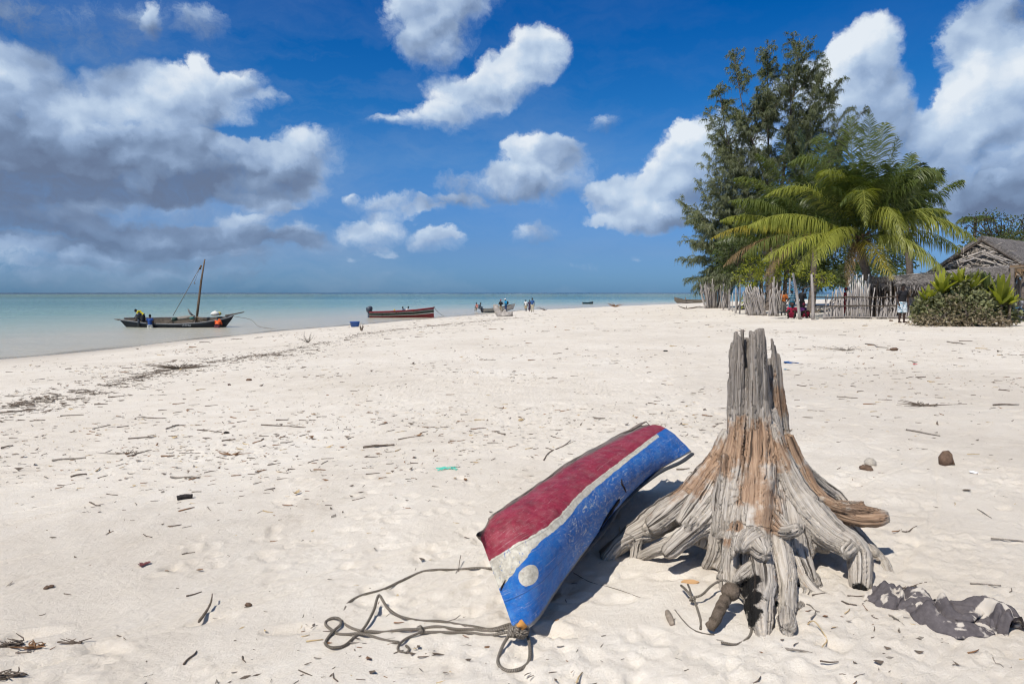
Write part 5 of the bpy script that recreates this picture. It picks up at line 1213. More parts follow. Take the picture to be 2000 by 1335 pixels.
# ------------------------------------------------------------------ people
def fuse(mb, vox, name, mat, parent, smooth=2):
    tm = bpy.data.meshes.new('tmp'); tm.from_pydata(mb.v, [], mb.f); o = bpy.data.objects.new('tmp', tm); C.objects.link(o)
    m = o.modifiers.new('r', 'REMESH'); m.mode = 'VOXEL'; m.voxel_size = vox; m.use_smooth_shade = True
    m2 = o.modifiers.new('s', 'SMOOTH'); m2.factor = .5; m2.iterations = smooth
    d = bpy.context.evaluated_depsgraph_get(); d.update(); r = bpy.data.meshes.new_from_object(o.evaluated_get(d)); bpy.data.objects.remove(o); bpy.data.meshes.remove(tm)
    r.name = name; r.materials.clear(); r.materials.append(mat); q = bpy.data.objects.new(name, r); C.objects.link(q)
    if parent is not None: q.parent = parent; q.matrix_parent_inverse = mworld(parent).inverted()
    return q
def ball(mb, c, r, n=9):
    c = np.array(c); r = np.array(r) if hasattr(r, '__len__') else np.array([r, r, r])
    mb.grid([[c + r * np.array([math.sin(th) * math.cos(a), math.sin(th) * math.sin(a), math.cos(th)]) for a in np.linspace(0, 2 * math.pi, n * 2 + 1)] for th in np.linspace(0.02, math.pi - .02, n)], flip=True)
POSES = {   # pelvis, chest, neck, head, (elbow, hand) right/left, (knee, ankle) right/left   x right, y forward, z up
 'stand': ((0,0,.93),(0,.02,1.27),(0,.02,1.47),(0,.04,1.62),((.25,-.02,1.12),(.24,.10,.88)),((-.25,-.02,1.12),(-.24,.08,.88)),((.10,.02,.50),(.10,-.02,.08)),((-.10,.03,.50),(-.11,0,.08))),
 'hold':  ((0,0,.93),(0,.02,1.27),(0,.03,1.46),(0,.08,1.60),((.25,.02,1.10),(.12,.26,1.14)),((-.25,.02,1.10),(-.10,.26,1.12)),((.10,.02,.50),(.10,-.02,.08)),((-.10,.03,.50),(-.12,0,.08))),
 'walk':  ((0,0,.92),(0,.03,1.27),(0,.04,1.46),(0,.06,1.61),((.25,-.10,1.12),(.26,-.05,.86)),((-.26,.06,1.12),(-.25,.22,.90)),((.10,.16,.50),(.10,.22,.09)),((-.10,.02,.49),(-.10,-.26,.12))),
 'bend':  ((0,0,.90),(0,.28,1.10),(0,.44,1.18),(0,.56,1.24),((.22,.40,.92),(.20,.55,.72)),((-.22,.40,.92),(-.20,.55,.72)),((.10,.03,.48),(.10,-.02,.08)),((-.10,.03,.48),(-.10,-.02,.08))),
 'sit':   ((0,0,.12),(0,.05,.46),(0,.10,.64),(0,.16,.78),((.24,.16,.34),(.12,.36,.42)),((-.24,.16,.34),(-.12,.36,.40)),((.16,.36,.46),(.12,.46,.07)),((-.16,.36,.44),(-.12,.44,.07))),
 'perch': ((0,0,.45),(0,.08,.78),(0,.16,.96),(0,.24,1.09),((.24,.16,.66),(.12,.40,.62)),((-.24,.16,.66),(-.10,.40,.60)),((.13,.42,.48),(.12,.40,.08)),((-.13,.42,.48),(-.12,.44,.08)))}
def person(loc, head, pose, hgt, label, shirt=None, lower=None, kind='shorts', hat=None, hatmat=None, group=None, extra=None, sleeve=True, wide=1.):
    J = POSES[pose]; k = hgt / 1.72; loc = np.array(loc, float); ca, sa = math.cos(head), math.sin(head)
    def W(p): x, y, z = p; x *= wide; return loc + k * np.array([x * ca - y * sa, x * sa + y * ca, z])
    root = empty('person', loc, label, 'person', group)
    pe, ch, ne, he, aR, aL, lR, lL = J
    mid = lambda a, b, f=.5: tuple(a[i] * (1 - f) + b[i] * f for i in range(3))
    B = MB(); tb_ = lambda M, pts, rad: M.tube([W(p) for p in pts], [r * k for r in rad], 12)
    tb_(B, [pe, mid(pe, ch), ch, mid(ch, ne, .8)], [.125, .115, .135, .06]); tb_(B, [mid(ch, ne, .5), ne, mid(ne, he, .7)], [.06, .055, .06])
    ball(B, W(he), (.078 * k, .092 * k, .118 * k)); fwd = tuple(he[i] + (0, .092, -.01)[i] for i in range(3)); ball(B, W(fwd), .016 * k, 5)
    for sx in (-1, 1): ball(B, W((he[0] + sx * .078, he[1], he[2] - .01)), (.012 * k, .02 * k, .028 * k), 5)
    sh = {}
    for sx, (el, ha) in ((1, aR), (-1, aL)):
        s0 = (ch[0] + sx * .17, ch[1], ch[2] + .10); sh[sx] = (s0, el)
        ball(B, W(s0), .065 * k); tb_(B, [mid(ch, ne, .5), s0, mid(s0, el), el, mid(el, ha), ha], [.07, .06, .046, .040, .038, .027])
        d = np.array(ha) - np.array(el); d /= np.linalg.norm(d); pm = np.array(ha) + d * .05
        tb_(B, [ha, tuple(pm), tuple(pm + d * .04)], [.026, .036, .03]); sd4 = np.cross(d, [0, 1, .3]); sd4 /= np.linalg.norm(sd4)
        for q, (of, ln) in enumerate(((-.027, .055), (-.009, .075), (.009, .07), (.027, .058))):
            b0 = pm + d * .03 + sd4 * of; tb_(B, [tuple(b0), tuple(b0 + d * ln * .6), tuple(b0 + d * ln + np.array([0, .015, -.005]))], [.011, .0105, .009])
        b0 = pm - d * .01 + sd4 * .03; tb_(B, [tuple(b0), tuple(b0 + sd4 * .02 + d * .045)], [.013, .010])
    for sx, (kn, an) in ((1, lR), (-1, lL)):
        h0 = (pe[0] + sx * .09, pe[1], pe[2] - .03)
        tb_(B, [h0, mid(h0, kn), kn, mid(kn, an, .35), an], [.088, .078, .056, .058, .038]); tb_(B, [(an[0], an[1] - .04, an[2] - .04), (an[0] + sx * .01, an[1] + .08, an[2] - .045), (an[0] + sx * .015, an[1] + .17, an[2] - .055)], [.04, .042, .025])
    fuse(B, .013 * max(1, k), 'body', M_skin, root)
    if shirt:
        S_ = MB(); tb_(S_, [mid(pe, ch, -.08), mid(pe, ch, .3), ch, mid(ch, ne, .72)], [.148, .140, .158, .085])
        for sx in (-1, 1):
            s0, el = sh[sx]; ball(S_, W(s0), .078 * k)
            tb_(S_, [mid(ch, ne, .4), s0, mid(s0, el, .9 if sleeve is True else .45)], [.09, .078, .064])
        fuse(S_, .016, 'shirt', shirt, root)
    if lower:
        S_ = MB(); tb_(S_, [mid(pe, ch, .12), pe, mid(pe, ch, -.12)], [.14, .148, .15])
        for sx, (kn, an) in ((1, lR), (-1, lL)):
            h0 = (pe[0] + sx * .085, pe[1], pe[2] - .02)
            if kind == 'trousers': tb_(S_, [h0, mid(h0, kn), kn, mid(kn, an, .92)], [.11, .10, .08, .07])
            elif kind == 'skirt': tb_(S_, [pe, mid(pe, mid(lR[0], lL[0])), mid(mid(lR[0], lL[0]), mid(lR[1], lL[1]), .7)], [.15, .17, .19])
            else: tb_(S_, [h0, mid(h0, kn, .6), mid(h0, kn, 1.12)], [.115, .118, .112])
        fuse(S_, .018, {'trousers': 'trousers', 'skirt': 'skirt'}.get(kind, 'shorts'), lower, root)
    hm = MB(); ball(hm, W((he[0], he[1] - .012, he[2] + .028)), (.090 * k, .100 * k, .102 * k)) 
    if hat == 'cap': tb_(hm, [(he[0], he[1] + .07, he[2] + .05), (he[0], he[1] + .16, he[2] + .04)], [.05, .03]); hm.build('cap', hatmat, root)
    elif hat == 'scarf': hm.build('headscarf', hatmat, root)
    else: hm.build('hair', M_hair, root)
    if extra: extra(W, k, root)
    return root
def cm(name, col, v=.2): return simple(name, col, .9, v, 7, .25)
def floral(t, b):
    oc = t.new('ShaderNodeTexCoord').outputs['Object']; v = t.voro(oc, 11); n = t.noise(oc, 14, 3, .6)
    c = t.mix(t.mr(t.m('ADD', v, t.m('MULTIPLY', n, .3)), .42, .50, 1., 0.), (.55, .62, .66), (.03, .22, .34)); c = t.mix(t.mr(n, .60, .64), c, (.02, .03, .05)); t.put(b.inputs['Base Color'], c)
M_floral = material('floral shorts cloth', floral, .9)
rng = random.Random(5)
def at(px, py, Y=None, z=None):
    if Y is None and z is None: return G(px, py)
    p = P(px, py, Y=Y, z=z); return p
def gat(px, Y): x = P(px, 600, Y=Y)[0]; return np.array([x, Y, float(H(x, Y))])
person(gat(1762, 30.6), R(185), 'stand', 1.72, 'man in black tank top and blue white floral shorts walking by the fence', cm('black cotton', (.015, .015, .018)), M_floral, 'shorts', sleeve='tank')
person(gat(1653, 38.9), R(100), 'hold', 1.66, 'person in a dark red dress standing behind the railed stick fence', cm('dark red cloth', (.20, .015, .02)), bpy.data.materials['dark red cloth'], 'skirt', 'scarf', bpy.data.materials['dark red cloth'])
def stripes(t, b):
    oc = t.new('ShaderNodeTexCoord').outputs['Object']; s_ = t.new('ShaderNodeSeparateXYZ'); t.put(s_.inputs[0], oc)
    t.put(b.inputs['Base Color'], t.mix(t.m('GREATER_THAN', t.m('SINE', t.m('MULTIPLY', s_.outputs[2], 62.)), .55), (.02, .20, .30), (.60, .66, .68)))
M_stripe = material('striped teal cloth', stripes, .9)
person(gat(1547, 40.5), R(40), 'walk', 1.66, 'person in a teal striped top standing under the palms behind the leaning pole', M_stripe, cm('teal wrap', (.02, .16, .24)), 'skirt', 'scarf', cm('teal scarf', (.02, .18, .26)))
person(gat(1566, 41.5), R(-60), 'hold', 1.70, 'dark dressed person standing in the shade beside the teal striped figure', cm('charcoal shirt', (.02, .02, .022)), cm('black trousers', (.012, .012, .014)), 'trousers')
person(gat(1548, 38.0), R(150), 'sit', 1.65, 'person in a crimson dress sitting on the sand left of the leaning pole', cm('crimson cloth', (.32, .02, .05)), bpy.data.materials['crimson cloth'], 'skirt', 'scarf', cm('brown scarf', (.10, .05, .04)), wide=1.25)
person(gat(1566, 38.4), R(-150), 'sit', 1.60, 'person in a red and purple wrap sitting on the sand behind the leaning pole', cm('purple cloth', (.12, .03, .16)), cm('red wrap', (.30, .02, .05)), 'skirt', 'scarf', cm('maroon scarf', (.16, .02, .04)), wide=1.2)
person(gat(1530, 43.0), R(170), 'hold', 1.60, 'person with an orange black top standing in the shade behind the leaning sticks', cm('orange top', (.40, .12, .03)), cm('grey wrap', (.16, .15, .14)), 'skirt')
# shore people
def pack(W, k, root):
    mb = MB(); mb.tube([W((0, -.17, 1.02)), W((0, -.20, 1.2)), W((0, -.17, 1.40))], [.13 * k, .16 * k, .11 * k], 10, flat=.75); mb.build('backpack', cm('black nylon', (.010, .012, .016)), root)
person(G(978, 611), R(180), 'hold', 1.66, 'man in black shirt and red cap standing with arms folded by the driftwood', cm('black tee', (.012, .012, .014)), cm('khaki trousers', (.30, .25, .17)), 'trousers', 'cap', cm('red cap', (.35, .03, .05)))
person(G(988, 611), R(115), 'hold', 1.75, 'man in bright blue shirt and white cap with a black backpack', cm('bright blue shirt', (.01, .22, .42)), cm('navy jeans', (.02, .035, .09)), 'trousers', 'cap', cm('white cap', (.65, .65, .65)), extra=pack)
person(G(1027, 608), R(160), 'stand', 1.45, 'boy in white shirt and shorts standing left of two others at the shore', cm('white shirt', (.62, .62, .60)), cm('tan shorts', (.32, .25, .16)), 'shorts')
person(G(1034, 608), R(200), 'walk', 1.42, 'child in a dark purple wrap between the white shirt and the blue shirt', cm('dark purple cloth', (.05, .03, .07)), bpy.data.materials['dark purple cloth'], 'skirt')
person(G(1039.5, 609), R(180), 'stand', 1.66, 'man in blue shirt and cream trousers at the right of the shore group', cm('blue shirt', (.03, .09, .24)), cm('cream trousers', (.45, .40, .28)), 'trousers')
person(at(936, 608, z=.15), R(-60), 'perch', 1.65, 'man in dark blue clothes sitting on the stern of the pale boat', cm('slate shirt', (.04, .06, .08)), cm('slate trousers', (.05, .07, .10)), 'trousers')
person(at(932, 607, z=.15) + np.array([0, .5, 0]), R(40), 'perch', 1.60, 'person in a pink top sitting behind the man on the pale boat', cm('pink top', (.50, .20, .16)), cm('pale skirt', (.4, .36, .32)), 'skirt')

# ------------------------------------------------------------------ boats
def hullmat(name, stops, rough=.5, grime=.25):
    def fn(t, b):
        uvn = t.new('ShaderNodeTexCoord').outputs['UV']; s_ = t.new('ShaderNodeSeparateXYZ'); t.put(s_.inputs[0], uvn); oc = t.new('ShaderNodeTexCoord').outputs['Object']
        n = t.noise(oc, 2.5, 5, .65); n2 = t.noise(t.scalev(oc, (2, 2, 14)), 1, 4, .6)
        c = t.ramp(t.m('ADD', s_.outputs[1], t.m('MULTIPLY', t.m('SUBTRACT', n, .5), .02)), stops, 'CONSTANT')
        c = t.mix(t.mr(n2, .45, .75, 0., grime), c, (.25, .23, .20)); t.put(b.inputs['Base Color'], c); t.put(b.inputs['Normal'], t.bump(n2, .3, .02))
    return material(name, fn, rough, .4)
def lerp(a, xs, ys): return float(np.interp(a, xs, ys))
def boat(root, o, ax, L, half, keel, sheer, mat, inmat, n=28, rake=(0., 0.), m=9, heel=0., flare=.35, thick=.04, names=('hull', 'inside'), floor=.12):
    """o = centre at the waterline, ax = unit vector towards the bow; half/keel/sheer are profiles over t in 0..1"""
    o = np.array(o, float); ax = np.array([ax[0], ax[1], 0.]); ax /= np.linalg.norm(ax); sd5 = np.array([ax[1], -ax[0], 0.])
    def sec(t_, v, s, ins=0.):
        hw = max(.004, lerp(t_, *half) - ins); kz = lerp(t_, *keel) + ins * 1.5; sz = lerp(t_, *sheer)
        y = hw * (math.sin(v * math.pi / 2) ** .75 * (1 - flare) + v * flare); z = kz + (sz - kz) * (1 - math.cos(v * math.pi / 2)) ** .9
        x = (t_ - .5) * L + (rake[1] * (z - kz) if t_ > .9 else 0) * (t_ - .9) * 10 - (rake[0] * (z - kz) if t_ < .1 else 0) * (.1 - t_) * 10
        Y2 = s * y * math.cos(heel) - z * math.sin(heel); Z2 = s * y * math.sin(heel) + z * math.cos(heel)
        return o + ax * x + sd5 * Y2 * 1 + np.array([0, 0, Z2])
    ts = np.linspace(0, 1, n); vs_ = np.linspace(-1, 1, 2 * m + 1)
    Ou = np.array([[sec(t_, abs(v), np.sign(v)) for v in vs_] for t_ in ts]); In = np.array([[sec(t_, abs(v), np.sign(v), thick if .02 < t_ < .98 else .0) for v in vs_] for t_ in ts])
    uv = [(i / (n - 1), abs(v)) for i in range(n) for v in vs_]
    mb = MB(); mb.grid(Ou, flip=True, uv=uv); hb = mb.build(names[0], mat, root)
    mb = MB(); mb.grid(In)
    for e in (0, -1): mb.grid([Ou[:, e], In[:, e]])
    mb.build(names[1], inmat, root)
    return Ou, In, sec, ax, sd5
# dhow
HEEL = -R(12)
YD = 52.; oD = P(352, 600, Y=YD); oD[2] = 0
dh = empty('dhow', oD, 'black wooden dhow with one bare leaning mast afloat in the shallows', 'boat')
M_dark = hullmat('black tarred planks', [(0., (.012, .014, .02)), (.30, (.30, .32, .34)), (.335, (.012, .015, .022)), (.90, (.03, .04, .055))], .75, .05)
M_dwood = streak('grey boat timber', (.15, .125, .10), .5, (3, 20, 20)); M_brn = streak('brown spar', (.17, .125, .09), .4, (20, 20, 2))
Ou, In, sec, axd_, sdd = boat(dh, oD, (1, -.02), 8.0, ([0,.1,.3,.55,.8,.93,1], [.28,.62,.95,1.02,.72,.34,.04]), ([0,.12,.3,.8,.92,1], [-.15,-.42,-.5,-.45,-.1,.62]), ([0,.2,.5,.75,.9,1], [.62,.50,.46,.52,.66,.86]), M_dark, M_dwood, heel=HEEL, rake=(.6, .55), thick=.05)
def rail(mb, A, e, r): mb.tube([p + np.array([0, 0, .02]) for p in A[:, e]], r, 6, jag=.05)
for e in (0, -1):
    mb = MB(); rail(mb, Ou, e, .045); mb.build('gunwale', simple('worn grey rail', (.16, .165, .17), .8) if e == 0 else bpy.data.materials['worn grey rail'], dh)
for k_, (i0, w_) in enumerate(((5, .07), (10, .06), (17, .06), (22, .06))):
    mb = MB(); mb.tube([In[i0, 1] - [0, 0, .05], In[i0, -2] - [0, 0, .05]], w_, 6, flat=.4); mb.build('thwart', M_dwood, dh)
PD = lambda px, py, dy=0.: P(px, py, Y=YD + dy)
mb = MB(); mb.tube([PD(383, 632), PD(388, 590), PD(393, 548), PD(400, 506)], [.10, .095, .08, .045], 8, jag=.05); mb.build('mast', M_brn, dh)
mb = MB(); mb.tube([PD(338, 616), PD(366, 566), PD(390, 523)], .022, 5); mb.build('forestay', M_rope, dh)
mb = MB(); mb.tube([PD(390, 526), PD(393, 518)], .07, 6); mb.build('pulley', M_brn, dh)
mb = MB(); mb.tube([PD(391, 521), PD(385, 538), PD(380, 551)], .012, 4); mb.tube([PD(379, 552), PD(381, 554)], .04, 5); mb.build('halyard', M_rope, dh)
mb = MB(); mb.tube([PD(223, 623), PD(232, 624), PD(255, 626), PD(275, 624)], [.05, .12, .16, .14], 6, flat=.5); mb.build('stern_platform', M_dwood, dh)
mb = MB(); mb.tube([PD(440, 616), PD(458, 613), PD(477, 609)], [.06, .05, .03], 6); mb.build('bowsprit', M_dwood, dh)
mb = MB(); mb.tube([PD(247, 629), PD(264, 640)], [.09, .10], 4, flat=.4); mb.build('rudder', simple('white edged rudder', (.02, .02, .022), .6), dh)
mb = MB(); mb.tube([PD(254, 629, -.1), PD(268, 639, -.1)], .05, 4); mb.build('rudder_brace', simple('whitish plank', (.42, .42, .40), .8), dh)
mb = MB(); mb.tube([PD(367, 603), PD(371, 611), PD(378, 617)], [.05, .09, .07], 6, flat=.5); mb.build('knee_timber', simple('black white timber', (.12, .12, .12), .7), dh)
mb = MB(); mb.tube([PD(384, 618, -.3), PD(392, 622, -.3), PD(402, 625, -.3)], .06, 6); mb.build('spar', M_brn, dh)
fc = bpy.data.curves.new('name_lettering', 'FONT'); fc.body = 'ATHU'; fc.size = .24; fc.extrude = .004; fo_ = bpy.data.objects.new('tmpf', fc); C.objects.link(fo_)
dgx = bpy.context.evaluated_depsgraph_get(); dgx.update(); fm = bpy.data.meshes.new_from_object(fo_.evaluated_get(dgx)); bpy.data.objects.remove(fo_)
fm.name = 'name_lettering'; fm.materials.clear(); fm.materials.append(simple('worn white lettering', (.26, .28, .29), .8, .4, 20)); fo_ = bpy.data.objects.new('name_lettering', fm); C.objects.link(fo_)
pl_ = np.array(sec(.53, .93, -1 if sec(.5, .9, -1)[1] < sec(.5, .9, 1)[1] else 1)); pa = P(356, 637, Y=pl_[1] - .09); pa[2] = max(pa[2], .10)
fo_.rotation_euler = (R(78), 0, R(-1)); fo_.location = (float(pa[0]), float(pa[1]), float(pa[2])); fo_.parent = dh; fo_.matrix_parent_inverse = mworld(dh).inverted()
# outboard engine and cargo
def outboard(root, p, k=1., col=(.03, .035, .045)):
    p = np.array(p); M_ = simple('engine cowling', col, .4, .15, 8, .05, .5)
    mb = MB(); mb.tube(spline([p + [-.05 * k, 0, .02 * k], p + [0, 0, .16 * k], p + [.02 * k, 0, .36 * k], p + [0, 0, .44 * k]], 3), [.15 * k, .17 * k, .20 * k, .22 * k, .23 * k, .23 * k, .21 * k, .17 * k, .10 * k, .05 * k], 10, flat=1.2); c = mb.build('engine_cowling', M_, root)
    mb = MB(); mb.tube([p + [-.22 * k, -.05, .24 * k], p + [.22 * k, -.05, .24 * k]], .02 * k, 5); mb.build('stripe', simple('engine stripe', (.35, .08, .08), .5), c)
    mb = MB(); mb.tube([p + [0, 0, .05 * k], p + [-.03 * k, 0, -.4 * k], p + [-.05 * k, 0, -.75 * k]], [.11 * k, .08 * k, .06 * k], 8); mb.build('engine_leg', M_, root)
def cargo(label, pts, r, mat, name='bundle', cat='bundle', flat=.7):
    mb = MB(); mb.tube(spline(pts, 3), r, 9, flat=flat, jag=.18); return tag(mb.build(name, mat), label, cat)
ob = empty('outboard_motor', PD(272, 622, -.8), 'dark outboard motor clamped near the stern of the dhow', 'outboard motor'); outboard(ob, PD(271, 621, -.8), .9)
cargo('grey canvas bundle lying along the middle of the dhow', [PD(335, 623), PD(350, 622), PD(366, 620), PD(380, 617)], [.10,.16,.2,.22,.22,.22,.2,.18,.14,.1], simple('grey canvas', (.22, .20, .17), .95, .35, 5, .6))
cargo('dark green box beside the canvas bundle in the dhow', [PD(338, 623, -.3), PD(345, 623, -.3)], [.2,.22,.22,.2], simple('dark green cloth', (.03, .06, .05), .9), 'box', 'box')
cargo('small teal bundle in the dhow left of the mast foot', [PD(371, 621, -.3), PD(379, 621, -.3)], [.1,.16,.16,.1], simple('teal bundle cloth', (.06, .16, .15), .9))
cargo('white sack piled at the bow of the dhow behind the orange shirt', [PD(412, 614), PD(420, 612), PD(428, 613)], [.08,.2,.25,.28,.25,.2,.1], simple('white sackcloth', (.62, .61, .56), .9, .2, 6, .6), 'sack', 'sack')
cargo('yellow and white sack on top at the bow of the dhow', [PD(426, 610, .2), PD(431, 614, .2)], [.1,.18,.2,.12], simple('yellow sackcloth', (.50, .42, .10), .9, .3, 5, .6), 'sack', 'sack')
person(PD(280, 622, .0) + np.array([0, 0, -.62]), R(95), 'bend', 1.70, 'person in a yellow shirt bending over the stern of the dhow', cm('yellow shirt', (.55, .45, .02)), cm('dark shorts', (.03, .03, .035)), 'shorts')
person([PD(292, 612, -1.2)[0], YD - 1.2, -.72], R(10), 'hold', 1.72, 'person in a blue vest wading beside the stern of the dhow', cm('royal blue vest', (.02, .06, .22)), cm('pale shorts', (.42, .42, .38)), 'shorts', sleeve='tank')
person([PD(423, 612, -1.2)[0], YD - 1.2, -.72], R(5), 'bend', 1.72, 'person in an orange shirt wading beside the bow of the dhow', cm('orange shirt', (.75, .12, .03)), cm('maroon shorts', (.10, .03, .04)), 'shorts', 'scarf', cm('orange hood', (.70, .14, .04)))
mb = MB(); mb.tube(spline([PD(456, 617), PD(490, 624) , [PD(520, 630)[0], 50.5, .12], [P(541, 632, Y=49)[0], 49, -.02]], 5), .018, 5)
tag(mb.build('anchor_rope', M_rope), 'anchor rope running from the dhow bow down into the water', 'rope')
# green and red skiff
YS = 72.; oS = P(785, 600, Y=YS); oS[2] = 0.; sk = empty('skiff', oS, 'green and red wooden motor boat with white stripes moored by the beach', 'boat')
M_sk = hullmat('painted skiff', [(0., (.16, .012, .018)), (.66, (.55, .54, .50)), (.70, (.030, .048, .036)), (.88, (.55, .54, .50)), (.91, (.17, .014, .02))], .45, .08)
Os, Is, secs, _, _ = boat(sk, oS, (1, .04), 6.7, ([0,.15,.45,.75,.92,1], [.62,.78,.85,.66,.34,.05]), ([0,.2,.8,1], [-.22,-.28,-.25,-.18]), ([0,.3,.7,1], [.58,.62,.78,1.02]), M_sk, simple('pale skiff inside', (.35, .33, .30), .8), flare=.7, thick=.05)
mb = MB(); mb.add([tuple(p) for p in Os[0]], [tuple(range(len(Os[0])))]); mb.build('transom', simple('grey transom', (.30, .30, .28), .7), sk)
for e in (0, -1):
    mb = MB(); rail(mb, Os, e, .045); mb.build('gunwale', simple('red rail', (.20, .02, .03), .6) if e == 0 else bpy.data.materials['red rail'], sk)
for i0 in (5, 12, 19):
    mb = MB(); mb.tube([Is[i0, 1] - [0, 0, .1], Is[i0, -2] - [0, 0, .1]], .1, 6, flat=.3); mb.build('thwart', M_dwood, sk)
mb = MB(); q = Os[-1, 0]; mb.tube([q, q + [.03, 0, .12]], .09, 6); mb.build('bow_post', M_dwood, sk)
ob = empty('outboard_motor', Os[0, 9] + np.array([-.25, 0, 0]), 'large dark outboard motor on the stern of the green and red boat', 'outboard motor'); outboard(ob, P(721, 610, Y=YS), 1.5, (.05, .06, .08))
person([P(773, 600, Y=YS)[0], YS, .02], R(100), 'sit', 1.6, 'person with a yellow hat sitting low in the green and red boat', cm('dark shirt', (.02, .025, .03)), cm('dark trousers', (.02, .02, .03)), 'trousers', 'scarf', cm('yellow hat', (.60, .50, .05)))
person([P(789, 600, Y=YS)[0], YS + .2, .05], R(60), 'perch', 1.55, 'person with dark hair sitting left of another in the green and red boat', cm('grey blue shirt', (.10, .14, .20)), bpy.data.materials['dark trousers'], 'trousers')
person([P(794, 600, Y=YS)[0], YS - .1, .05], R(-60), 'perch', 1.60, 'person in a whitish shirt sitting right of another in the green and red boat', cm('whitish shirt', (.50, .45, .42)), bpy.data.materials['dark trousers'], 'trousers')
q = Os[-1, 0]; e_ = G(876, 617); mb = MB(); mb.tube(spline([q, (q + e_) / 2 - [0, 0, .32], e_], 8), .022, 5); tag(mb.build('bow_rope', M_rope), 'rope sagging from the bow of the green and red boat to the beach', 'rope')
# pale boat by the shore group
YP = 92.; a_ = P(940, 612, Y=90.); b_ = P(1004, 606, Y=94.); cP = (a_ + b_) / 2; cP[2] = .12
pb = empty('pale_boat', cP, 'weathered pale boat drawn up behind the driftwood trunk at the waterline', 'boat')
M_pale = hullmat('weathered white planks', [(0., (.10, .09, .08)), (.25, (.44, .43, .40)), (.9, (.56, .55, .52))], .7, .5)
boat(pb, cP, (b_ - a_), 5.6, ([0,.2,.5,.8,1], [.45,.6,.65,.5,.05]), ([0,.7,1], [-.1,-.12,.25]), ([0,.3,.7,1], [.42,.38,.55,1.0]), M_pale, simple('pale boat inside', (.14, .12, .10), .9), flare=.5, rake=(0, .5))
# small far rowing boat
YR = 160.; oR = P(1148, 600, Y=YR); oR[2] = 0; rb = empty('rowing_boat', oR, 'tiny dark blue boat afloat far off near the reef water', 'boat')
boat(rb, oR, (1, .1), 2.5, ([0,.2,.6,.9,1], [.4,.5,.5,.3,.05]), ([0,1], [-.1,-.1]), ([0,.5,1], [.42,.36,.55]), simple('dark blue hull', (.02, .06, .09), .6), M_dwood)
mb = MB(); mb.tube([P(1152, 592, Y=YR), P(1159, 590, Y=YR - .3)], .06, 5); mb.build('oar', M_dwood, rb)
# outrigger canoe on the sand
a_ = P(1312, 590, Y=125); b_ = P(1384, 590, Y=118); cO = (a_ + b_) / 2; cO[2] = float(H(cO[0], cO[1])) + .1
oc_ = empty('outrigger_canoe', cO, 'long grey brown dugout canoe with outrigger drawn up left of the brush fence', 'canoe')
M_dug = streak('dugout timber', (.17, .145, .11), .4, (2, 10, 20))
boat(oc_, cO, (a_ - b_), 7.2, ([0,.15,.5,.85,1], [.05,.3,.38,.25,.04]), ([0,.1,.9,1], [.3,-.12,-.12,.35]), ([0,.2,.7,1], [.62,.62,.60,1.02]), M_dug, M_dwood, flare=.2)
mb = MB(); mb.tube([cO + [-2.2, -.9, .0], cO + [2.6, -1.1, .45]], .05, 5); mb.build('outrigger_pole', M_stake, oc_)
mb = MB(); mb.tube([cO + [-.8, -.4, .1], cO + [-.8, -.1, .95]], .10, 6); mb.build('frame_post', M_trunk, oc_)
mb = MB(); mb.tube([cO + [2.9, -.1, .55], cO + [2.9, -.1, 1.15]], .07, 6); mb.build('frame_post', M_trunk, oc_)
# driftwood trunk by the shore group
M_pdrift = streak('pale driftwood', (.42, .38, .34), .35, (5, 5, 5))
dt = G(984, 618); mb = MB(); sc9 = dt[1]
Q = lambda px, py: P(px, py, Y=sc9)
mb.tube([Q(965,594), Q(968,600), Q(973,609), Q(978,616)], [.12,.22,.30,.34], 8, jag=.2); mb.tube([Q(972,618), Q(984,616), Q(996,615), Q(1000,612)], [.3,.36,.32,.2], 8, jag=.2)
mb.tube([Q(978,612), Q(974,603), Q(971,594)], [.2,.14,.06], 6, jag=.2); mb.tube([Q(982,614), Q(986,607), Q(988,604)], [.2,.15,.08], 6, jag=.2); mb.tube([Q(999,615), Q(1000,608)], [.12,.08], 6); mb.tube([Q(974,614), Q(972,620)], [.2,.12], 6)
tag(fuse(mb, .05, 'driftwood', M_pdrift, None, 1), 'big pale weathered driftwood trunk with an upturned root at the waterline', 'driftwood')
# blue basket and small things near the water
bp = G(693, 638); bk = empty('blue_basket', bp, 'blue plastic basin standing at the edge of the water', 'basin'); M_bl = simple('blue plastic', (.02, .09, .33), .4, .1, 5, .05, .5)
mb = MB(); ring_ = lambda r, z: [bp + np.array([math.cos(a) * r, math.sin(a) * r * .8, z]) for a in np.linspace(0, 2 * math.pi, 17)]
mb.grid([ring_(.02, .01), ring_(.26, .0), ring_(.34, .34), ring_(.38, .35), ring_(.36, .37), ring_(.30, .33), ring_(.23, .03), ring_(.02, .03)]); mb.build('basin', M_bl, bk)

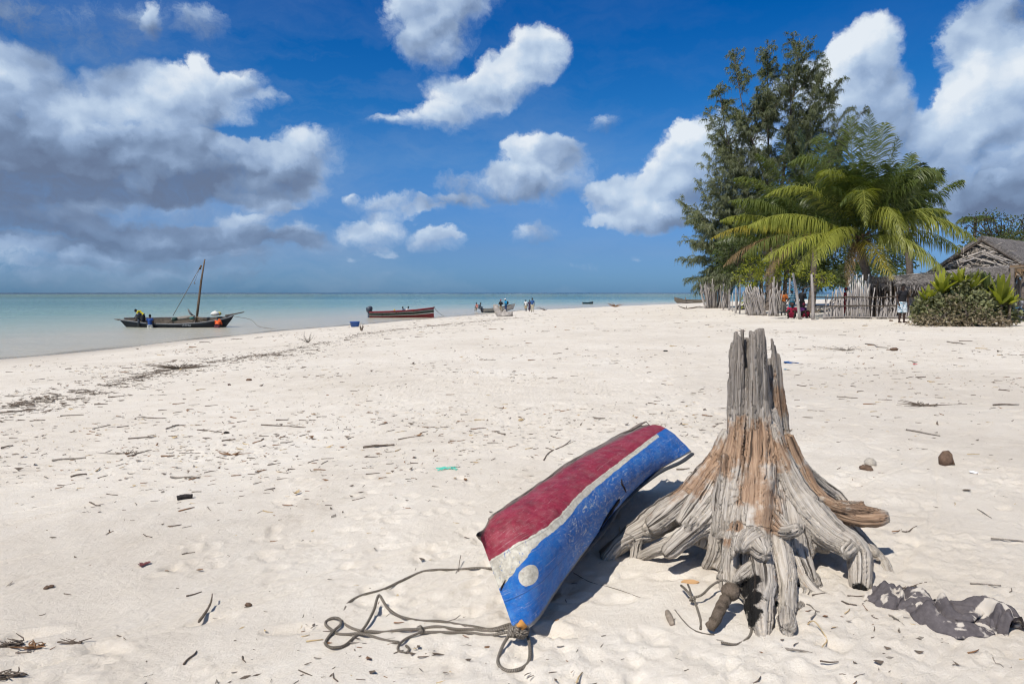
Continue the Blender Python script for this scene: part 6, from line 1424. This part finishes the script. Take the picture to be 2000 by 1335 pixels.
# ------------------------------------------------------------------ litter on the beach
rng = random.Random(77)
M_twig = simple('dark twig bark', (.135, .105, .08), .9, .5, 40, .5); M_gtwig = simple('grey driftwood twig', (.24, .21, .175), .9, .4, 40, .5)
M_leafb = simple('brown dead leaf', (.22, .12, .06), .8, .4, 30, .4); M_leafy = simple('straw coloured leaf', (.48, .36, .20), .8, .3, 30, .4)
def seg(mb, a, b, r, bend=.04, knobs=1):
    A_, B_ = G(*a), G(*b); L = np.linalg.norm(B_ - A_); m1 = A_ * .65 + B_ * .35; m2 = A_ * .3 + B_ * .7; n_ = np.cross((B_ - A_) / L, [0, 0, 1])
    pts = [A_, m1 + n_ * L * rng.uniform(-bend, bend), m2 + n_ * L * rng.uniform(-bend, bend), B_]
    pts = [np.array([p[0], p[1], float(H(p[0], p[1])) + r * .8 + rng.uniform(0, .6) * r]) for p in pts]
    sp = spline(pts, 4); mb.tube(sp, [r * (1 - .45 * i / len(sp)) * rng.uniform(.85, 1.15) for i in range(len(sp))], 6, jag=.15)
    for _ in range(knobs):
        i = rng.randint(3, len(sp) - 3); d = sp[i + 1] - sp[i]; d /= np.linalg.norm(d) + 1e-6; v = d * .7 + n_ * rng.choice((-1, 1)) * .6 + [0, 0, rng.uniform(0, .3)]
        mb.tube([sp[i], sp[i] + v * L * .10, sp[i] + v * L * .2 + d * L * .04], [r * .6, r * .4, r * .2], 5)
ST2 = [((102,900),(168,895),.011,0,'thick straight grey stick lying alone at the middle left of the beach'),((181,838),(216,830),.007,1,'bent dark twig left of a shorter twig below the tide line'),
((228,835),(252,832),.007,1,'short dark twig just right of a bent twig below the tide line'),((277,814),(325,817),.007,1,'long thin dark twig lying level beneath the seaweed line'),
((324,838),(350,830),.009,1,'short dark stick slanting up to the right in the left middle sand'),((385,840),(433,844),.008,1,'gently curved dark stick left of a black husk'),
((250,857),(305,853),.008,1,'forked twig in the dense litter at the left middle'),((433,862),(460,859),.008,1,'short straight brown stick below the black husk'),((510,830),(597,835),.007,1,'very thin long twig lying level left of centre'),
((350,885),(405,886),.006,0,'thin pale straight reed in the left middle litter'),((118,813),(163,811),.010,0,'pale tan curved stick near the left edge'),((138,933),(170,927),.010,1,'dark slanting stick below the thick grey stick'),
((333,933),(387,934),.009,0,'long grey stick above the charred log piece'),((2,876),(26,871),.010,1,'dark stick cut off by the left edge of the picture'),((709,875),(770,870),.013,1,'thick dark stick lying level in open sand left of the canoe'),
((1062,899),(1114,861),.007,1,'long thin dark twig slanting towards the canoe top'),((777,859),(828,851),.006,1,'thin curved twig right of the thick dark stick'),((355,1083),(381,1079),.007,1,'small dark stick above the brown leaf in the left foreground'),
((175,981),(196,988),.006,1,'small forked dark twig in the left foreground'),((1770,840),(1836,852),.009,0,'long straw coloured stick right of the stump'),((1634,775),(1676,778),.008,0,'short brown stick behind the stump on its right'),
((1940,792),(1990,791),.011,1,'dark stick with a knotted end near the right edge'),((1935,1053),(1999,1058),.009,0,'bleached stick running out of the right edge'),((1895,1140),(1955,1145),.009,0,'thin forked grey stick above the dark cloth'),
((1757,1149),(1790,1145),.007,1,'small dark stick between stump and cloth'),((1762,1039),(1790,1028),.007,1,'short dark stick beside the brown horizontal root'),((1527,1268),(1587,1277),.010,0,'curved grey stick just in front of the stump'),
((1939,1284),(1960,1303),.004,0,'thin grass stem below the dark cloth'),((1575,1180),(1601,1195),.005,0,'short tan stem at the foot of the front right root'),((1909,995),(1937,1012),.006,0,'spiky grey twig right of the brown root'),
((359,1298),(384,1272),.008,1,'small curved black stick at the bottom left foreground'),((1690,672),(1735,680),.010,0,'level grey stick in the sand before the beach bush'),((1850,668),(1880,672),.012,0,'short grey stick on bare sand right of the twig pile')]
for a_, b_, r, dk, lb in ST2:
    if b_[1] < 720: r *= 1.5
    if (a_[1] + b_[1]) / 2 > 1000: r *= .62
    mb = MB(); seg(mb, a_, b_, r, .06, 1 if dk else 0); tag(mb.build('driftwood_stick', M_twig if dk else M_gtwig), lb, 'stick')
# curved stick rising from the sand
mb = MB(); mb.tube(spline([G(388,1214)+[0,0,.0], G(398,1205)+[0,0,.012], G(410,1192)+[0,0,.03], G(414,1184)+[0,0,.045], G(415,1178)+[0,0,.055]], 4), [.006,.008,.008,.008,.008,.007,.007,.006,.006,.005,.005,.005,.004,.004,.003,.003,.003], 7, jag=.2)
tag(mb.build('driftwood_stick', M_twig), 'curved stick poking up out of the sand in the left foreground', 'stick')
mb = MB(); mb.tube(spline([G(346,976)+[0,0,.015], G(360,974)+[0,0,.02], G(376,972)+[0,0,.015]], 4), .021, 10, jag=.25); tag(mb.build('charred_log', simple('charred wood', (.035, .03, .028), .9, .6, 30, .8)), 'short charred black log piece in the left middle sand', 'log')
mb = MB(); mb.tube(spline([P(1576,1219,z=1.03), P(1590,1212,z=1.06), P(1608,1235,z=1.03), P(1615,1250,z=1.01), G(1606,1262)], 5), .003, 5); tag(mb.build('vine_tendril', M_leafy), 'thin yellow green vine tendril curling on the sand before the stump', 'vine')
def husk(px, py, sz, mat, label, name='husk', cat='husk', flat=.6, n=3, zs=.5):
    c = G(px, py); mb = MB()
    for k in range(n):
        v = np.array([rng.uniform(-.4, .4), rng.uniform(-.4, .4), rng.uniform(.2, .5) * zs]) * sz
        q = []
        for i in range(7):
            th = math.pi * i / 6; q.append([c + v + sz * rng.uniform(.38, .55) * np.array([math.sin(th) * math.cos(a), math.sin(th) * math.sin(a), math.cos(th) * flat]) for a in np.linspace(0, 2 * math.pi, 9)[:-1]])
        q = [r_ + [r_[0]] for r_ in q]; mb.grid(q, flip=True)
    return tag(mb.build(name, mat), label, cat)
M_coral = simple('bleached husk', (.50, .45, .38), .95, .3, 25, 1.); M_husk = simple('brown husk', (.17, .11, .075), .95, .5, 30, 1.)
husk(1700, 908, .10, M_coral, 'pale broken coconut husk on the sand right of the stump', flat=.8); husk(1690, 917, .08, M_husk, 'brown husk fragment lying against the pale coconut husk')
mb = MB(); c = G(1847, 906); mb.box(c + [0, 0, .05], (.045, .035, .05), .5); mb.box(c + [-.03, .0, .04], (.02, .04, .045), .9); mb = MB(); mb.tube([c + [-.01, 0, -.01], c + [.0, 0, .05], c + [.015, .01, .10], c + [.03, .01, .115]], [.055, .05, .042, .012], 7, jag=.5); mb.tube([c + [.05, -.02, 0], c + [.045, 0, .07]], [.02, .012], 5, jag=.4)
tag(mb.build('wood_block', M_husk), 'small brown wood block standing on the sand at the right', 'wood block')
husk(1299, 686, .09, simple('black weed', (.03, .026, .022), .95), 'dark clump of seaweed in the open sand behind the canoe', 'seaweed_clump', 'seaweed', .5, 5); husk(1018, 821, .05, M_leafy, 'small straw coloured lump in the sand above the canoe', flat=.7)
husk(441, 846, .06, simple('black husk', (.03, .024, .02), .9), 'curled black husk at the end of a curved stick', flat=.5); husk(98, 1147, .035, M_husk, 'small dark husk in the left foreground', flat=.5)
husk(487, 1181, .03, M_husk, 'small brown husk half buried left of the rope', flat=.7); husk(486, 743, .1, M_husk, 'black lump just below the seaweed line', flat=.5); husk(446, 752, .07, M_husk, 'small dark lump on the upper beach at the left', flat=.5)
husk(368, 957, .03, simple('pale shell', (.60, .54, .44), .5), 'pale shell beside the charred log piece', 'shell', 'shell', .6, 1); husk(1903, 923, .05, simple('white shell', (.75, .75, .74), .5), 'white shell fragment right of the wood block', 'shell', 'shell', .4, 2)
husk(1747, 684, .16, M_husk, 'dried brown husk before the beach bush', flat=.5); husk(1740, 627, .14, M_husk, 'small dark husk on the sand in front of the railed fence')
def leaf(px, py, l, mat, label, az=.3, lift=.4):
    c = G(px, py); mb = MB(); d = np.array([math.cos(az), math.sin(az), 0]); n_ = np.array([-d[1], d[0], 0]); rows_ = []
    for i in range(6):
        f = i / 5 - .5; w_ = l * .22 * math.cos(f * 2.9); cz = l * lift * (f * f + .1)
        rows_.append([c + d * l * f + n_ * w_ * s_ + [0, 0, cz + abs(s_) * w_ * .5 + .003] for s_ in (-1, 0, 1)])
    mb.grid(rows_); mb.grid(np.array(rows_) - [0, 0, .002], flip=True); return tag(mb.build('dead_leaf', mat), label, 'leaf')
leaf(909, 938, .07, M_leafb, 'small curled brown leaf below the green net scrap', 1.8); leaf(579, 966, .08, M_leafy, 'upright straw coloured leaf in the centre left sand', 1.2, 1.2); leaf(390, 1114, .04, M_leafb, 'smooth brown leaf in the left foreground', .2)
leaf(1888, 959, .07, M_twig, 'dark curled leaf on the sand below the wood block', .1); leaf(326, 1116, .03, M_leafb, 'tiny brown leaf beside the red wrapper', -.3); leaf(1612, 1204, .03, M_leafb, 'orange brown leaf right of the front roots', .1, .2); leaf(248, 887, .06, M_leafb, 'reddish brown leaf in the dense litter', .2)
def scrap(px, py, w_, mat, label, name, cat, n=5):
    c = G(px, py); mb = MB()
    for _ in range(n):
        p = c + np.array([rng.uniform(-.5, .5), rng.uniform(-.5, .5), 0]) * w_; az = rng.uniform(0, 3.1); d = np.array([math.cos(az), math.sin(az), .1]) * w_ * .5; e = np.array([-d[1], d[0], .05 * w_]) * .5
        g1_ = [[p + d * u + e * v + [0, 0, .01 + w_ * .12 * rng.random()] for v in (-1, -.3, .4, 1)] for u in (-1, -.4, .3, 1)]; mb.grid(g1_)
    return tag(mb.build(name, mat), label, cat)
scrap(1542, 709, .17, simple('blue plastic scrap', (.02, .10, .32), .5), 'torn blue plastic scrap on the sand right of the stump top', 'plastic_scrap', 'scrap'); scrap(1789, 712, .08, simple('red plastic scrap', (.6, .03, .03), .5), 'tiny bright red plastic scrap far right on the sand', 'plastic_scrap', 'scrap', 2)
scrap(1536, 722, .08, simple('pale blue scrap', (.12, .30, .42), .5), 'faded pale blue scrap just below the torn blue plastic', 'plastic_scrap', 'scrap', 2); scrap(281, 1104, .038, simple('red wrapper', (.16, .055, .05), .5, .5, 60), 'crumpled dark red wrapper in the left foreground', 'wrapper', 'wrapper', 6)
mb = MB(); c = G(877, 916)
for _ in range(16): 
    az = rng.uniform(0, 6.28); d = np.array([math.cos(az), math.sin(az) * .8, 0]); mb.tube(spline([c + d * rng.uniform(0, .03), c + d * .05 + [0, 0, .015], c + d * rng.uniform(.07, .13) + [rng.uniform(-.03, .03), 0, .004]], 3), .0035, 4)
tag(mb.build('fishing_net_scrap', simple('turquoise net', (.10, .55, .42), .6)), 'frayed scrap of turquoise fishing net on the centre sand', 'net')
def bushlet(px, py, h, n, label, mat=M_twig, name='dry_weed', cat='dry weed', r=.012, sp=.8):
    c = G(px, py); mb = MB()
    for _ in range(n):
        v = np.array([rng.gauss(0, sp), rng.gauss(0, sp * .6), rng.uniform(.4, 1)]) * h * rng.uniform(.5, 1); mb.tube(spline([c, c + v * .5 + [rng.gauss(0, .03), 0, 0], c + v], 3), [r, r, r * .8, r * .6, r * .5, r * .4, r * .3], 4)
    return tag(mb.build(name, mat), label, cat)
bushlet(602, 669, .62, 16, 'spindly leafless grey weed sprouting by the waterline', M_gtwig); bushlet(706, 646, .50, 5, 'small forked branch stuck in the sand right of the weed', M_twig, 'branch', 'branch', .04, .3)
bushlet(1065, 606, .9, 4, 'little branch sticking up right of the shore group', M_trunk, 'branch', 'branch', .05, .8); bushlet(1203, 599, .8, 26, 'brown heap of dry branches on the far beach', M_leafb, 'brushwood_heap', 'brushwood', .05, 1.6)
bushlet(1654, 684, .14, 16, 'sprawling pile of thin twigs before the fence', M_gtwig, 'twig_pile', 'twigs', .01, 3.5); bushlet(1803, 792, .08, 22, 'tangle of dark seaweed at the right middle', M_twig, 'seaweed_tangle', 'seaweed', .009, 3.)
bushlet(350, 720, .16, 90, 'matted brown seaweed mound on the tide line', M_twig, 'seaweed_mound', 'seaweed', .012, 3.2); bushlet(1340, 603, .5, 10, 'flat dark branch lying before the outrigger canoe', M_twig, 'branch', 'branch', .05, 2.5)
bushlet(12, 1262, .045, 30, 'clump of wet black leaves at the bottom left edge', M_twig, 'seaweed_clump', 'seaweed', .006, 1.1); bushlet(68, 1264, .04, 16, 'brown frond scraps right of the black clump', M_leafb, 'seaweed_clump', 'seaweed', .006, 1.4); bushlet(12, 1322, .04, 26, 'dark weed at the very bottom left corner', M_twig, 'seaweed_clump', 'seaweed', .006, 1.2); bushlet(148, 1256, .03, 12, 'small dark weed tuft in the bottom left foreground', M_twig, 'seaweed_clump', 'seaweed', .005, 1.4)
bushlet(250, 886, .05, 16, 'tangle of broken twigs in the dense litter', M_twig, 'twig_pile', 'twigs', .006, 3.2); bushlet(452, 888, .05, 16, 'reddish twig tangle right of the pale reed', M_leafb, 'twig_pile', 'twigs', .006, 3.2)
# the fine uncountable litter: twig bits, leaf flakes, weed crumbs
wr = [G(a, b) for a, b in [(-160,850),(0,799),(90,780),(170,762),(230,748),(300,728),(350,717),(420,706),(500,695),(560,687),(620,671),(700,655),(760,646),(840,637),(900,630),(960,625),(1010,620)]]
wl = np.array(spline(wr, 20)); LB = {k: MB() for k in 'dglys'}
def bit(p, kind, L):
    k_ = 'd' if kind < .50 else 'g' if kind < .72 else 'l' if kind < .88 else 'y'; mb = LB[k_]
    az = rng.gauss(.15, .8); d = np.array([math.cos(az), math.sin(az), rng.uniform(-.05, .12)]); n_ = np.array([-d[1], d[0], 0]); z0 = float(H(p[0], p[1]))
    if rng.random() < .62:
        r = L * rng.uniform(.02, .05) + .0012; c = np.array([p[0], p[1], z0 + r * .6]); b1 = n_ * L * rng.uniform(-.12, .12)
        pts = [c - d * L / 2, c + b1, c + d * L / 2]
        for q in pts: q[2] = max(q[2], float(H(q[0], q[1])) + r * .5)
        mb.tube(pts, [r, r * .9, r * .5], 4, a=rng.random())
    else:
        w_ = L * rng.uniform(.15, .4); h = L * rng.uniform(.05, .3); c = np.array([p[0], p[1], z0 + .001]); sl = .6
        mb.add([c - d * L * sl / 2 + [0, 0, h * rng.random()], c + n_ * w_ / 2 + [0, 0, h * .3], c + d * L * sl / 2 + [0, 0, h * rng.random()], c - n_ * w_ / 2], [(0, 1, 2), (0, 2, 3)], None, rng.random())
cnt = 0
while cnt < 7600:
    r = 2.3 * (75 / 2.3) ** (rng.random() ** .85); a = R(rng.uniform(-41, 41)); x, y = r * math.sin(a), r * math.cos(a)
    if shore_s(x, y) < 2.5: continue
    px, py = proj([x, y, float(H(x, y))]) if r > 2 else (0, 0)
    dens_ = .13 + 2.3 * max(0, float(fbm(x * .45 + 3, y * .45, 4)) * 2.6) + 1.4 * math.exp(-((px - 330) / 330) ** 2 - ((py - 880) / 75) ** 2) + .5 * math.exp(-((px - 1800) / 250) ** 2 - ((py - 760) / 80) ** 2)
    dens_ *= np.interp(py, [980, 1120], [1., .30]); dens_ *= np.interp(px, [900, 1150, 1450], [1., .55, .8])
    if rng.random() > dens_ / 2.0: continue
    L = min(.05 + r * .012, rng.lognormvariate(-3.55, .62) * (1 + r / 16)); bit((x, y), rng.random(), L); cnt += 1
for _ in range(4200):      # tide line
    i = rng.randint(0, len(wl) - 2); p = wl[i] + (wl[i + 1] - wl[i]) * rng.random(); px_, py_ = proj(p); r = math.hypot(p[0], p[1])
    if float(fbm(i * .09, 3, 3)) < -.16: continue
    off = rng.gauss(0, .25) if rng.random() < .6 else rng.gauss(.5, .9); p = p + np.array([off * .8, -off * .5, 0]); bit(p, rng.random() * .6, min(.5, rng.lognormvariate(-2.5, .5)))
for _ in range(900):       # second, fainter line nearer the camera and seaward streaks
    i = rng.randint(0, len(wl) - 2); p = wl[i] + np.array([-.9, 1.6, 0]) * rng.choice((1.2, -1.)) + [rng.gauss(0, .3), rng.gauss(0, .3), 0]; bit(p, rng.random() * .7, min(.4, rng.lognormvariate(-2.9, .5)))
for k_, m_, lb in (('d', M_twig, 'scattered dark twig bits and weed crumbs over the beach'), ('g', M_gtwig, 'scattered grey driftwood splinters over the beach'), ('l', M_leafb, 'scattered brown leaf flakes over the beach'), ('y', M_leafy, 'scattered straw coloured flakes over the beach')):
    tag(LB[k_].build('beach_litter', m_), lb, kind='stuff')
